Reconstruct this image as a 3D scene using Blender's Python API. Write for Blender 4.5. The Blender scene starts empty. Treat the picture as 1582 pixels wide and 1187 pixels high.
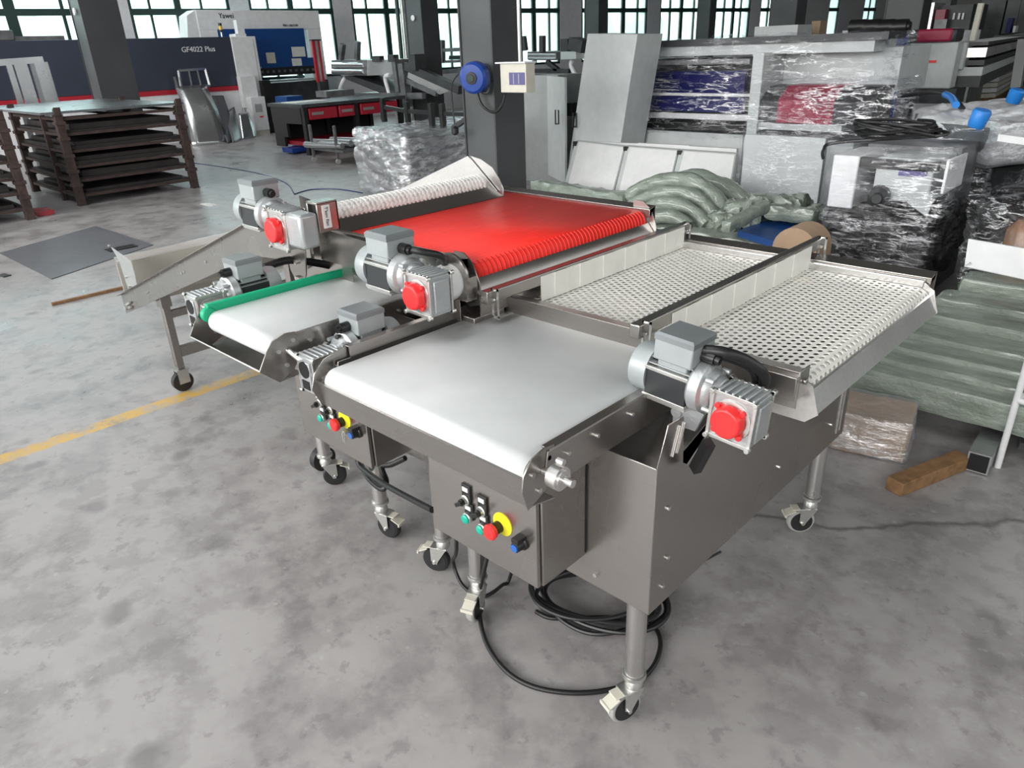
import bpy, bmesh, math, random
from mathutils import Vector, Matrix, noise
random.seed(7)
V = Vector
SC = bpy.context.scene
COL = SC.collection
PI = math.pi

# ------------------------------------------------------------------ camera, world, lights
F_PX, YAW, PITCH, ROLL, CAMZ = 1121.07, math.radians(134.418), math.radians(24.841), math.radians(2.2452), 1.7
_f = V((math.cos(PITCH)*math.cos(YAW), math.cos(PITCH)*math.sin(YAW), -math.sin(PITCH)))
_r = V((math.sin(YAW), -math.cos(YAW), 0)); _d = _f.cross(_r)
R_ = math.cos(ROLL)*_r + math.sin(ROLL)*_d
D_ = -math.sin(ROLL)*_r + math.cos(ROLL)*_d
CAM = V((0, 0, CAMZ))
cam = bpy.data.cameras.new('camera'); camo = bpy.data.objects.new('camera', cam); COL.objects.link(camo)
cam.sensor_fit = 'HORIZONTAL'; cam.sensor_width = 36; cam.lens = F_PX*36/1582; cam.clip_end = 300; cam.clip_start = .05
camo.matrix_world = Matrix(((R_.x, -D_.x, -_f.x, 0), (R_.y, -D_.y, -_f.y, 0), (R_.z, -D_.z, -_f.z, CAMZ), (0, 0, 0, 1)))
SC.camera = camo

def ray(x, y): return R_*((x-791)/F_PX) + D_*((y-593.5)/F_PX) + _f
def at(x, y, X=None, Y=None, Z=None):
    """the place in the hall that shows at a pixel of the photograph, on a plane of constant X, Y or Z"""
    d = ray(x, y)
    if X is not None: t = (X-CAM.x)/d.x
    elif Y is not None: t = (Y-CAM.y)/d.y
    else: t = (Z-CAM.z)/d.z
    return CAM + d*t

world = bpy.data.worlds.new('world'); SC.world = world; world.use_nodes = True
wn = world.node_tree; bg = wn.nodes['Background']; bg.inputs[0].default_value = (.80, .92, 1.0, 1); bg.inputs[1].default_value = 7.5
SC.view_settings.view_transform = 'Standard'; SC.view_settings.look = 'None'; SC.view_settings.gamma = 1
SC.view_settings.exposure = 0.0; SC.view_settings.use_curve_mapping = False

def area(name, loc, target, sx, sy, power, col=(1, 1, 1)):
    l = bpy.data.lights.new(name, 'AREA'); l.shape = 'RECTANGLE'; l.size = sx; l.size_y = sy; l.energy = power; l.color = col
    o = bpy.data.objects.new(name, l); COL.objects.link(o); o.location = loc
    o.rotation_euler = (V(target)-V(loc)).to_track_quat('-Z', 'Y').to_euler(); return o
area('window_daylight_front', (-6, -8.5, 4.2), (-6, 4, 1.0), 22, 4.0, 2700, (1, .985, .96))  # area lamp for daylight assumed behind the camera; wall_front has no window
area('window_daylight_side', (6.3, 6, 4.2), (-4, 6, 1.0), 18, 3.6, 320, (.97, .99, 1))  # added fill lamp to brighten right-facing sides; no window stands there
for i, (sx_, sy_) in enumerate(((-3, -2), (-9.5, -1), (-15.5, 5), (-6, 27))):
    area('skylight', (sx_, sy_, 7.7), (sx_, sy_, 0), 1.2, 7.0, 230, (.97, .99, 1))  # assumed roof light: lamps added under the closed ceiling, which has no openings

# ------------------------------------------------------------------ materials
MATS = {}
def nt(name):
    m = bpy.data.materials.new(name); m.use_nodes = True; MATS[name] = m
    return m, m.node_tree, m.node_tree.nodes['Principled BSDF']
def link(t, a, b): t.links.new(a, b)
def coords(t, scale=(1, 1, 1), rot=(0, 0, 0)):
    g = t.nodes.new('ShaderNodeNewGeometry'); m = t.nodes.new('ShaderNodeMapping')
    m.inputs['Scale'].default_value = scale; m.inputs['Rotation'].default_value = rot
    link(t, g.outputs['Position'], m.inputs['Vector']); return m.outputs[0]
def noise_n(t, vec, scale, detail=4, rough=.55):
    n = t.nodes.new('ShaderNodeTexNoise'); n.inputs['Scale'].default_value = scale
    n.inputs['Detail'].default_value = detail; n.inputs['Roughness'].default_value = rough
    link(t, vec, n.inputs['Vector']); return n.outputs[0]
def ramp(t, val, stops):
    r = t.nodes.new('ShaderNodeValToRGB'); e = r.color_ramp.elements
    while len(e) < len(stops): e.new(.5)
    for el, (p, c) in zip(e, stops):
        el.position = p; el.color = (c, c, c, 1) if isinstance(c, (int, float)) else (*c, 1)
    link(t, val, r.inputs[0]); return r.outputs[0]
def mix(t, fac, a, b, mode='MIX'):
    m = t.nodes.new('ShaderNodeMix'); m.data_type = 'RGBA'; m.blend_type = mode
    for s, v in ((0, fac), (6, a), (7, b)):
        if hasattr(v, 'is_output'): link(t, v, m.inputs[s])
        elif s == 0: m.inputs[0].default_value = v
        else: m.inputs[s].default_value = (*v, 1)
    return m.outputs[2]
def math_n(t, op, a, b=0.0, c=0.0):
    m = t.nodes.new('ShaderNodeMath'); m.operation = op
    for i, v in enumerate((a, b, c)):
        if hasattr(v, 'is_output'): link(t, v, m.inputs[i])
        else: m.inputs[i].default_value = v
    return m.outputs[0]
def bump(t, p, h, strength=.2, dist=.01):
    b = t.nodes.new('ShaderNodeBump'); b.inputs['Strength'].default_value = strength; b.inputs['Distance'].default_value = dist
    link(t, h, b.inputs['Height']); link(t, b.outputs[0], p.inputs['Normal'])
def simple(name, col, rough=.5, metal=0, var=.06, vscale=9, bumpy=0, bscale=60, spec=.5, coat=0):
    m, t, p = nt(name)
    v = coords(t)
    n = noise_n(t, v, vscale)
    c = mix(t, ramp(t, n, ((.3, 0), (.7, 1))), [x*(1-var) for x in col], [min(1, x*(1+var)) for x in col])
    link(t, c, p.inputs['Base Color']); p.inputs['Roughness'].default_value = rough; p.inputs['Metallic'].default_value = metal
    p.inputs['Specular IOR Level'].default_value = spec; p.inputs['Coat Weight'].default_value = coat
    if bumpy: bump(t, p, noise_n(t, v, bscale), bumpy, .004)
    return m
def brushed(name, col, rough, scale=(1, 1, 40), rv=.12, metal=.92):
    m, t, p = nt(name)
    v = coords(t, scale); n = noise_n(t, v, 14, 5, .7); n2 = noise_n(t, coords(t), 2.3, 3)
    c = mix(t, ramp(t, n, ((.25, 0), (.75, 1))), [x*.9 for x in col], [min(1, x*1.08) for x in col])
    link(t, c, p.inputs['Base Color']); p.inputs['Metallic'].default_value = metal
    link(t, math_n(t, 'ADD', math_n(t, 'MULTIPLY', n2, rv*2), rough-rv), p.inputs['Roughness'])
    bump(t, p, n, .05, .002)
    return m
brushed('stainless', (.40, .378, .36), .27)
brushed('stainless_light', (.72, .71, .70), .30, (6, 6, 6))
brushed('stainless_tube', (.55, .54, .53), .27, (30, 30, 1))
brushed('zinc', (.66, .66, .64), .33, (5, 5, 5))
brushed('steel_sheet_grey', (.42, .43, .44), .38, (2, 2, 2))
brushed('bright_sheet', (.70, .71, .72), .24, (2, 2, 2))
brushed('dark_sheet', (.15, .155, .17), .5, (1, 1, 1), metal=.35)
simple('motor_grey', (.36, .39, .40), .42, .25, .05, 12, .12, 90)
simple('motor_grey_dark', (.22, .24, .25), .45, .3)
simple('cast_alloy', (.46, .48, .49), .38, .55, .08, 20, .25, 120)
simple('fin_black', (.025, .027, .03), .4)
simple('red_cap', (.80, .028, .03), .35, 0, .03)
simple('black_plastic', (.012, .012, .013), .35)
simple('black_rubber', (.016, .016, .017), .55, 0, .2)
simple('cable_black', (.012, .012, .013), .42)
simple('grey_rubber', (.36, .36, .35), .6)
simple('belt_white', (.74, .765, .77), .45, 0, .05, 6)
simple('belt_guide_green', (.0, .40, .20), .45)
simple('skirt_cream', (.82, .81, .76), .38, 0, .03, 14)
simple('white_plastic', (.80, .80, .78), .4)
simple('button_green', (.0, .42, .30), .3)
simple('button_blue', (.02, .12, .45), .3)
simple('label_yellow', (.78, .72, .02), .5)
simple('paint_white', (.74, .75, .76), .45)
simple('paint_lightgrey', (.50, .53, .53), .45)
simple('paint_grey', (.33, .35, .35), .5)
simple('column_paint', (.075, .08, .083), .5, 0, .15, 2)
simple('column_flange', (.045, .046, .05), .5, 0, .15, 2)
simple('machine_navy', (.035, .042, .065), .42, 0, .1, 1)
simple('machine_red', (.42, .015, .03), .4)
simple('drawer_red', (.35, .012, .03), .4)
simple('machine_blue', (.006, .055, .22), .38)
brushed('top_sheet', (.24, .25, .26), .30, (2, 2, 2))
simple('deep_blue', (.004, .006, .11), .3)
simple('crimson', (.30, .012, .05), .35)
simple('bright_blue', (.02, .21, .65), .4)
simple('reel_blue', (.01, .05, .28), .35)
simple('rust', (.055, .036, .033), .8, .1, .35, 9, .3, 60)
simple('rust_dark', (.028, .023, .023), .7, .1, .3, 5)  # dark rusty stock, darkened further to carry the shadow inside the racks
simple('dark_machine', (.045, .047, .05), .45, .2, .3, 5)
simple('mid_machine', (.17, .175, .18), .4, .5, .3, 5)
simple('box_cream', (.60, .58, .50), .5)
simple('belt_cream', (.43, .41, .365), .5)
simple('wood', (.23, .125, .055), .7, 0, .3, 25, .2, 60)
simple('cardboard', (.42, .29, .19), .75, 0, .08)
simple('brown_roll', (.20, .11, .07), .25, 0, .3, 12, .5, 30)
simple('foam_white', (.70, .71, .71), .6, 0, .05, 7, .6, 26)
simple('paper', (.72, .72, .70), .6)
simple('wall_paint', (.54, .54, .56), .7)
simple('wall_dim', (.40, .40, .39), .8)
simple('ceiling_paint', (.07, .066, .06), .8)
simple('window_green', (.008, .03, .026), .4)
simple('inside_black', (.008, .008, .009), .8)
simple('lamp_amber', (.8, .5, .02), .3)
simple('display_violet', (.13, .12, .28), .25)

def m_concrete():
    m, t, p = nt('concrete_floor')
    v = coords(t)
    big = noise_n(t, v, .55, 6, .6); mid = noise_n(t, v, 2.6, 8, .65); fine = noise_n(t, v, 45, 4, .6)
    c = mix(t, ramp(t, big, ((.32, 0), (.66, 1))), (.235, .222, .222), (.335, .320, .320))
    c = mix(t, ramp(t, mid, ((.40, .0), (.50, .45), (.60, 1))), c, (.39, .375, .372), 'MIX')
    med = noise_n(t, v, 5.5, 6, .6)
    c = mix(t, .5, c, mix(t, ramp(t, mid, ((.40, 0), (.52, 1))), (.18, .17, .172), (.35, .336, .335)))
    c = mix(t, .30, c, mix(t, ramp(t, med, ((.41, 0), (.50, 1))), (.15, .142, .143), (.35, .337, .335)))
    spk = noise_n(t, v, 13, 4, .65); c = mix(t, math_n(t, 'MULTIPLY', ramp(t, spk, ((.34, 1), (.41, 0))), .42), c, (.16, .15, .15))
    c = mix(t, math_n(t, 'MULTIPLY', ramp(t, noise_n(t, v, 24, 3, .5), ((.66, 0), (.74, 1))), .35), c, (.48, .47, .45))
    # round dark spots
    vo = t.nodes.new('ShaderNodeTexVoronoi'); vo.inputs['Scale'].default_value = 2.6; vo.inputs['Randomness'].default_value = 1
    wv = t.nodes.new('ShaderNodeMix'); wv.data_type = 'RGBA'; wv.inputs[0].default_value = .10
    nn = t.nodes.new('ShaderNodeTexNoise'); nn.inputs['Scale'].default_value = 7; link(t, v, nn.inputs['Vector'])
    link(t, v, wv.inputs[6]); link(t, nn.outputs[1], wv.inputs[7]); link(t, wv.outputs[2], vo.inputs['Vector'])
    sp = ramp(t, vo.outputs['Distance'], ((.07, 1), (.16, 0)))
    c = mix(t, math_n(t, 'MULTIPLY', sp, .6), c, (.14, .132, .134))
    # cracks
    cr = t.nodes.new('ShaderNodeTexVoronoi'); cr.feature = 'DISTANCE_TO_EDGE'; cr.inputs['Scale'].default_value = .30
    w2 = t.nodes.new('ShaderNodeMix'); w2.data_type = 'RGBA'; w2.inputs[0].default_value = .35
    n3 = t.nodes.new('ShaderNodeTexNoise'); n3.inputs['Scale'].default_value = 1.6; n3.inputs['Detail'].default_value = 8; link(t, v, n3.inputs['Vector'])
    link(t, v, w2.inputs[6]); link(t, n3.outputs[1], w2.inputs[7]); link(t, w2.outputs[2], cr.inputs['Vector'])
    ck = ramp(t, cr.outputs['Distance'], ((.0, 1), (.0022, 0)))
        # painted yellow aisle line, worn
    sx = t.nodes.new('ShaderNodeSeparateXYZ'); g = t.nodes.new('ShaderNodeNewGeometry'); link(t, g.outputs['Position'], sx.inputs[0])
    dx = math_n(t, 'ABSOLUTE', math_n(t, 'ADD', sx.outputs[0], 3.885))
    c = mix(t, math_n(t, 'MULTIPLY', ck, ramp(t, math_n(t, 'ADD', sx.outputs[0], 2.0), ((.75, 0), (1.0, .7)))), c, (.07, .066, .066))
    inl = math_n(t, 'LESS_THAN', dx, .055)
    wear = ramp(t, noise_n(t, v, 9, 8, .75), ((.36, 0), (.56, 1)))
    fade = ramp(t, math_n(t, 'MULTIPLY', sx.outputs[1], .2), ((.30, .95), (.9, .35)))
    fac = math_n(t, 'MULTIPLY', inl, math_n(t, 'MULTIPLY', wear, fade))
    c = mix(t, fac, c, (.60, .36, .05))
    link(t, c, p.inputs['Base Color'])
    link(t, ramp(t, mid, ((.35, .27), (.65, .48))), p.inputs['Roughness'])
    p.inputs['Specular IOR Level'].default_value = .55
    bump(t, p, math_n(t, 'ADD', math_n(t, 'MULTIPLY', fine, .2), mid), .10, .006)
m_concrete()

def m_belt_red():
    m, t, p = nt('belt_red')
    b = t.nodes.new('ShaderNodeTexBrick'); v = coords(t)
    link(t, v, b.inputs['Vector']); b.inputs['Scale'].default_value = 1.0
    b.inputs['Brick Width'].default_value = .152; b.inputs['Row Height'].default_value = .0254; b.inputs['Mortar Size'].default_value = .0012
    b.inputs['Color1'].default_value = (.88, .022, .012, 1); b.inputs['Color2'].default_value = (.80, .018, .010, 1)
    b.inputs['Mortar'].default_value = (.58, .012, .008, 1)
    # swap axes so that rows run across the belt
    mp = [n for n in t.nodes if n.type == 'MAPPING'][0]; mp.inputs['Rotation'].default_value = (0, 0, PI/2)
    link(t, b.outputs[0], p.inputs['Base Color']); p.inputs['Roughness'].default_value = .55
    bump(t, p, b.outputs[1], -.4, .002)
m_belt_red()
def m_belt_mod():
    m, t, p = nt('belt_modular_white')
    v = coords(t); vo = t.nodes.new('ShaderNodeTexVoronoi'); vo.inputs['Scale'].default_value = 48; link(t, v, vo.inputs['Vector'])
    c = mix(t, ramp(t, vo.outputs['Distance'], ((.35, 0), (.75, 1))), (.80, .80, .78), (.55, .55, .53))
    link(t, c, p.inputs['Base Color']); p.inputs['Roughness'].default_value = .4
    bump(t, p, vo.outputs['Distance'], -.8, .006)
m_belt_mod()
def m_film(name, lo, hi, scale, rough=.10, diff=.22, sc=2.2, w=.05):
    m, t, p = nt(name); t.nodes.remove(p)
    out = [n for n in t.nodes if n.type == 'OUTPUT_MATERIAL'][0]
    tc = coords(t, scale); tc2 = coords(t, (scale[1], scale[0], scale[2]*.5), (.5, .4, .9))
    n = noise_n(t, tc, sc, 7, .6); n2 = noise_n(t, tc2, sc*1.5, 6, .65); n3 = noise_n(t, coords(t), 1.3, 3)
    def ridge(x, ww): return math_n(t, 'SUBTRACT', 1.0, math_n(t, 'MINIMUM', math_n(t, 'DIVIDE', math_n(t, 'ABSOLUTE', math_n(t, 'SUBTRACT', x, .5)), ww), 1.0))
    r = math_n(t, 'MAXIMUM', math_n(t, 'MULTIPLY', ridge(n, w), 1.0), math_n(t, 'MULTIPLY', ridge(n2, w*.6), .9))  # streaks stand for film folds and for highlights painted into the mix
    r = math_n(t, 'MULTIPLY', r, ramp(t, n3, ((.42, .10), (.62, 1))))
    gl = t.nodes.new('ShaderNodeBsdfGlossy'); gl.inputs['Color'].default_value = (.96, .97, 1, 1); gl.inputs['Roughness'].default_value = rough
    df = t.nodes.new('ShaderNodeBsdfDiffuse'); df.inputs['Color'].default_value = (.80, .82, .84, 1)
    tr = t.nodes.new('ShaderNodeBsdfTransparent'); tr.inputs['Color'].default_value = (.97, .97, .98, 1)
    b = t.nodes.new('ShaderNodeBump'); b.inputs['Strength'].default_value = 1.0; b.inputs['Distance'].default_value = .025
    link(t, math_n(t, 'ADD', n, n2), b.inputs['Height']); link(t, b.outputs[0], gl.inputs['Normal'])
    s = t.nodes.new('ShaderNodeMixShader'); s.inputs[0].default_value = diff; link(t, gl.outputs[0], s.inputs[1]); link(t, df.outputs[0], s.inputs[2])
    s2 = t.nodes.new('ShaderNodeMixShader')
    link(t, math_n(t, 'ADD', math_n(t, 'MULTIPLY', r, hi-lo), lo), s2.inputs[0])
    link(t, tr.outputs[0], s2.inputs[1]); link(t, s.outputs[0], s2.inputs[2]); link(t, s2.outputs[0], out.inputs[0])
m_film('film_clear', .018, .70, (.45, .45, 3.2), .08, .22, 3.6, .024)
m_film('film_white', .30, 1.0, (1.2, 1.2, 5), .12, .35)
m_film('film_cloudy', .58, .95, (1, .5, 3), .2, .6, 2.2, .04)
m_film('film_thin', .015, .5, (1, 1, 4), .1, .2, 3.5, .025)
def m_greenwrap():
    m, t, p = nt('green_wrap')
    n = noise_n(t, coords(t, (1.2, 6, 6)), 3.5, 6, .65); n2 = noise_n(t, coords(t, (5, 1.4, 5), (0, 0, .5)), 4.0, 5)
    c = mix(t, ramp(t, n, ((.3, 0), (.75, 1))), (.165, .20, .165), (.34, .385, .335))
    link(t, c, p.inputs['Base Color']); p.inputs['Roughness'].default_value = .30; p.inputs['Coat Weight'].default_value = .7
    p.inputs['Coat Roughness'].default_value = .12
    bump(t, p, math_n(t, 'ADD', n, n2), .7, .02)
m_greenwrap()
def m_glass():
    m, t, p = nt('window_pane'); t.nodes.remove(p)
    out = [n for n in t.nodes if n.type == 'OUTPUT_MATERIAL'][0]
    tl = t.nodes.new('ShaderNodeBsdfTranslucent'); tl.inputs['Color'].default_value = (.82, .92, .88, 1)
    tr = t.nodes.new('ShaderNodeBsdfTransparent'); tr.inputs['Color'].default_value = (.86, .96, .92, 1)
    s = t.nodes.new('ShaderNodeMixShader'); s.inputs[0].default_value = .55
    link(t, tr.outputs[0], s.inputs[1]); link(t, tl.outputs[0], s.inputs[2]); link(t, s.outputs[0], out.inputs[0])
m_glass()
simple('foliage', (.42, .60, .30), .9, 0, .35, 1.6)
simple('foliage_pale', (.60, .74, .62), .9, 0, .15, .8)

# ------------------------------------------------------------------ mesh building
class MB:
    def __init__(s): s.v = []; s.f = []
    def add(s, vs, fs):
        b = len(s.v); s.v += [V(p) for p in vs]; s.f += [tuple(i+b for i in f) for f in fs]; return s
    def hexa(s, p):   # 8 points: bottom 4, top 4
        return s.add(p, [(3, 2, 1, 0), (4, 5, 6, 7), (0, 1, 5, 4), (1, 2, 6, 5), (2, 3, 7, 6), (3, 0, 4, 7)])
    def mm(s, x0, x1, y0, y1, z0, z1):
        x0, x1 = sorted((x0, x1)); y0, y1 = sorted((y0, y1)); z0, z1 = sorted((z0, z1))
        return s.hexa([(x0, y0, z0), (x1, y0, z0), (x1, y1, z0), (x0, y1, z0), (x0, y0, z1), (x1, y0, z1), (x1, y1, z1), (x0, y1, z1)])
    def box(s, c, sz, U=(1, 0, 0), W=(0, 0, 1)):
        U = V(U).normalized(); W = V(W).normalized(); Y = W.cross(U).normalized(); c = V(c); a, b, h = sz[0]/2, sz[1]/2, sz[2]/2
        return s.hexa([c+U*i*a+Y*j*b+W*k*h for k in (-1, 1) for i, j in ((-1, -1), (1, -1), (1, 1), (-1, 1))])
    def bar(s, a, b, w, h, up=(0, 0, 1)):
        a, b = V(a), V(b); U = (b-a).normalized(); up = V(up); W = (up-U*up.dot(U)).normalized()
        return s.box((a+b)/2, ((b-a).length, w, h), U, W)
    def prism(s, poly, ax, a, b):   # poly in the two other axes (cyclic order y,z / x,z / x,y)
        n = len(poly)
        def mk(p, t): return {'x': (t, p[0], p[1]), 'y': (p[0], t, p[1]), 'z': (p[0], p[1], t)}[ax]
        vs = [mk(p, a) for p in poly]+[mk(p, b) for p in poly]
        fs = [tuple(range(n))[::-1], tuple(range(n, 2*n))]+[(i, (i+1) % n, n+(i+1) % n, n+i) for i in range(n)]
        return s.add(vs, fs)
    def cyl(s, a, b, r, n=20, r2=None):
        a, b = V(a), V(b); r2 = r if r2 is None else r2; d = (b-a).normalized(); u = d.orthogonal().normalized(); w = d.cross(u)
        vs = [a+(u*math.cos(t)+w*math.sin(t))*r for t in [2*PI*i/n for i in range(n)]]+[b+(u*math.cos(t)+w*math.sin(t))*r2 for t in [2*PI*i/n for i in range(n)]]
        return s.add(vs, [tuple(range(n))[::-1], tuple(range(n, 2*n))]+[(i, (i+1) % n, n+(i+1) % n, n+i) for i in range(n)])
    def lathe(s, o, d, prof, n=24):
        """prof: (distance along d, radius)"""
        o = V(o); d = V(d).normalized(); u = d.orthogonal().normalized(); w = d.cross(u); vs = []; fs = []
        for t, r in prof: vs += [o+d*t+(u*math.cos(2*PI*i/n)+w*math.sin(2*PI*i/n))*max(r, 1e-5) for i in range(n)]
        m = len(prof)
        for k in range(m-1): fs += [(k*n+i, k*n+(i+1) % n, (k+1)*n+(i+1) % n, (k+1)*n+i) for i in range(n)]
        fs += [tuple(range(n))[::-1], tuple(range((m-1)*n, m*n))]
        return s.add(vs, fs)
    def tube(s, pts, r, n=10, smooth=6, closed=False):
        pts = [V(p) for p in pts]
        if smooth > 1:
            q = []; m = len(pts)
            for i in range(m-1):
                p0 = pts[max(i-1, 0)]; p1 = pts[i]; p2 = pts[i+1]; p3 = pts[min(i+2, m-1)]
                for k in range(smooth):
                    t = k/smooth
                    q.append(.5*((2*p1)+(p2-p0)*t+(2*p0-5*p1+4*p2-p3)*t*t+(-p0+3*p1-3*p2+p3)*t**3))
            pts = q+[pts[-1]]
        m = len(pts); vs = []; fs = []; u = None
        for i in range(m):
            d = (pts[min(i+1, m-1)]-pts[max(i-1, 0)]).normalized()
            u = d.orthogonal().normalized() if u is None else (u-d*u.dot(d)).normalized()
            w = d.cross(u); rr = r(i/(m-1)) if callable(r) else r
            vs += [pts[i]+(u*math.cos(2*PI*k/n)+w*math.sin(2*PI*k/n))*rr for k in range(n)]
        for i in range(m-1): fs += [(i*n+k, i*n+(k+1) % n, (i+1)*n+(k+1) % n, (i+1)*n+k) for k in range(n)]
        fs += [tuple(range(n))[::-1], tuple(range((m-1)*n, m*n))]
        return s.add(vs, fs)
    def ball(s, c, r, sq=(1, 1, 1), n=12):
        c = V(c); prof = [(-math.cos(PI*i/n), math.sin(PI*i/n)) for i in range(n+1)]; vs = []; fs = []
        for z, q in prof: vs += [c+V((q*math.cos(2*PI*i/n)*sq[0], q*math.sin(2*PI*i/n)*sq[1], z*sq[2]))*r for i in range(n)]
        for k in range(n): fs += [(k*n+i, k*n+(i+1) % n, (k+1)*n+(i+1) % n, (k+1)*n+i) for i in range(n)]
        return s.add(vs, fs)
    def lumpy(s, c, sz, div, amp, sc, U=(1, 0, 0), W=(0, 0, 1), rnd=.3, seed=0, aniso=(1, 1, 1)):
        """a box with subdivided, rounded and wrinkled faces"""
        U = V(U).normalized(); W = V(W).normalized(); Y = W.cross(U).normalized(); c = V(c); nx, ny, nz = div
        idx = {}; base = len(s.v)
        h = [sz[0]/2, sz[1]/2, sz[2]/2]; rr = min(h)*rnd
        def vert(i, j, k):
            if (i, j, k) in idx: return idx[(i, j, k)]
            l = V(((2*i/nx-1)*h[0], (2*j/ny-1)*h[1], (2*k/nz-1)*h[2]))
            core = V([max(-(hh-rr), min(hh-rr, a)) for a, hh in zip(l, h)]); dd = l-core
            if dd.length > 1e-9: l = core+dd.normalized()*rr
            wp = c+U*l.x+Y*l.y+W*l.z
            q = V((wp.x*aniso[0]*sc+seed, wp.y*aniso[1]*sc, wp.z*aniso[2]*sc)); nv = noise.noise_vector(q)+.5*noise.noise_vector(q*2.3)
            wp = wp+nv*amp
            idx[(i, j, k)] = len(s.v)-0; s.v.append(wp); return idx[(i, j, k)]
        def face(a, b, cc, d): s.f.append((vert(*a), vert(*b), vert(*cc), vert(*d)))
        for i in range(nx):
            for j in range(ny):
                face((i, j, 0), (i, j+1, 0), (i+1, j+1, 0), (i+1, j, 0)); face((i, j, nz), (i+1, j, nz), (i+1, j+1, nz), (i, j+1, nz))
        for i in range(nx):
            for k in range(nz):
                face((i, 0, k), (i+1, 0, k), (i+1, 0, k+1), (i, 0, k+1)); face((i, ny, k), (i, ny, k+1), (i+1, ny, k+1), (i+1, ny, k))
        for j in range(ny):
            for k in range(nz):
                face((0, j, k), (0, j, k+1), (0, j+1, k+1), (0, j+1, k)); face((nx, j, k), (nx, j+1, k), (nx, j+1, k+1), (nx, j, k+1))
        return s
    def quad(s, a, b, c, d, nu, nv, fn=None, thick=0):
        """bilinear sheet a-b-c-d, optionally displaced by fn(u, v, p)"""
        a, b, c, d = map(V, (a, b, c, d)); base = len(s.v)
        for j in range(nv+1):
            for i in range(nu+1):
                u, v = i/nu, j/nv; p = (a*(1-u)+b*u)*(1-v)+(d*(1-u)+c*u)*v
                s.v.append(fn(u, v, p) if fn else p)
        for j in range(nv):
            for i in range(nu):
                q = base+j*(nu+1)+i; s.f.append((q, q+1, q+nu+2, q+nu+1))
        return s
    def rotz(s, ang, c):
        M = Matrix.Translation(V(c)) @ Matrix.Rotation(ang, 4, 'Z') @ Matrix.Translation(-V(c)); s.v = [M @ p for p in s.v]; return s

def root_of(o):
    while o.parent: o = o.parent
    return o
def obj(name, mb, mat, parent=None, bevel=0, smooth=True, solid=0, label=None, stuff=False):
    off = V((0, 0, 0))
    me = bpy.data.meshes.new(name)
    if parent is not None: inv = root_of(parent).matrix_basis.inverted()
    else: inv = Matrix.Identity(4)
    vs = [inv @ p for p in mb.v]
    if parent is None:
        lo = V([min(p[i] for p in vs) for i in range(3)]); hi = V([max(p[i] for p in vs) for i in range(3)])
        off = V(((lo.x+hi.x)/2, (lo.y+hi.y)/2, lo.z)); vs = [p-off for p in vs]
    me.from_pydata([tuple(p) for p in vs], [], mb.f); me.update()
    bm = bmesh.new(); bm.from_mesh(me); bmesh.ops.recalc_face_normals(bm, faces=bm.faces); bm.to_mesh(me); bm.free()
    if smooth:
        me.polygons.foreach_set('use_smooth', [True]*len(me.polygons)); me.set_sharp_from_angle(angle=math.radians(38))
    me.materials.append(MATS[mat]); o = bpy.data.objects.new(name, me); COL.objects.link(o); o.location = off
    if parent is not None: o.parent = parent
    if solid and len(mb.f) <= 4: me.polygons.foreach_set('use_smooth', [False]*len(me.polygons))
    if solid: md = o.modifiers.new('s', 'SOLIDIFY'); md.thickness = solid; md.offset = 0
    if bevel: md = o.modifiers.new('b', 'BEVEL'); md.width = bevel; md.segments = 2; md.limit_method = 'ANGLE'; md.harden_normals = False
    if label: o['label'] = label
    if stuff: o['kind'] = 'stuff'
    return o
def tag(o, label, cat, group=None):
    o['label'] = label; o['category'] = cat
    if group: o['group'] = group
    return o
def thing(name, label, cat, loc, group=None):
    o = bpy.data.objects.new(name, None); COL.objects.link(o); o.location = loc; o.empty_display_size = .1
    return tag(o, label, cat, group)
def solo(name, mb, mat, label, cat, group=None, **k): return tag(obj(name, mb, mat, **k), label, cat, group)
def struct(name, mb, mat, parent=None, **k):
    o = obj(name, mb, mat, parent, **k)
    if parent is None: o['kind'] = 'structure'
    return o
def text_part(name, body, size, mat, parent, origin, right, up, extr=.001):
    cu = bpy.data.curves.new(name, 'FONT'); cu.body = body; cu.size = size; cu.extrude = extr; cu.resolution_u = 3
    to = bpy.data.objects.new(name+'_tmp', cu); COL.objects.link(to)
    dg = bpy.context.evaluated_depsgraph_get(); me = bpy.data.meshes.new_from_object(to.evaluated_get(dg))
    right = V(right).normalized(); up = V(up).normalized(); nrm = right.cross(up); o_ = V(origin)
    mb = MB(); mb.add([o_+right*v.co.x+up*v.co.y+nrm*v.co.z for v in me.vertices], [tuple(p.vertices) for p in me.polygons])
    bpy.data.objects.remove(to); bpy.data.curves.remove(cu)
    return obj(name, mb, mat, parent, smooth=False)
# ------------------------------------------------------------------ the hall
WO = V((-20.3, 5, 0)); WD = V((.15, 1, 0)).normalized(); WN = V((WD.y, -WD.x, 0))     # back wall line, its direction, its inward normal
def wp(s, off, z): return WO + WD*s + WN*off + V((0, 0, z))
def wbox(mb, s0, s1, o0, o1, z0, z1):
    return mb.hexa([wp(s0, o0, z0), wp(s1, o0, z0), wp(s1, o1, z0), wp(s0, o1, z0), wp(s0, o0, z1), wp(s1, o0, z1), wp(s1, o1, z1), wp(s0, o1, z1)])
HZ = 8.0
struct('floor', MB().quad((-24, -9, 0), (7, -9, 0), (7, 50, 0), (-24, 50, 0), 1, 1), 'concrete_floor', smooth=False)
struct('ceiling', MB().mm(-24, 7, -9, 50, HZ, HZ+.2), 'ceiling_paint', smooth=False)
struct('wall_front', MB().mm(-24, 7, -9.2, -9, 0, HZ), 'wall_dim', smooth=False)
struct('wall_right', MB().mm(7, 7.2, -9, 50, 0, HZ), 'wall_dim', smooth=False)
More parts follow.
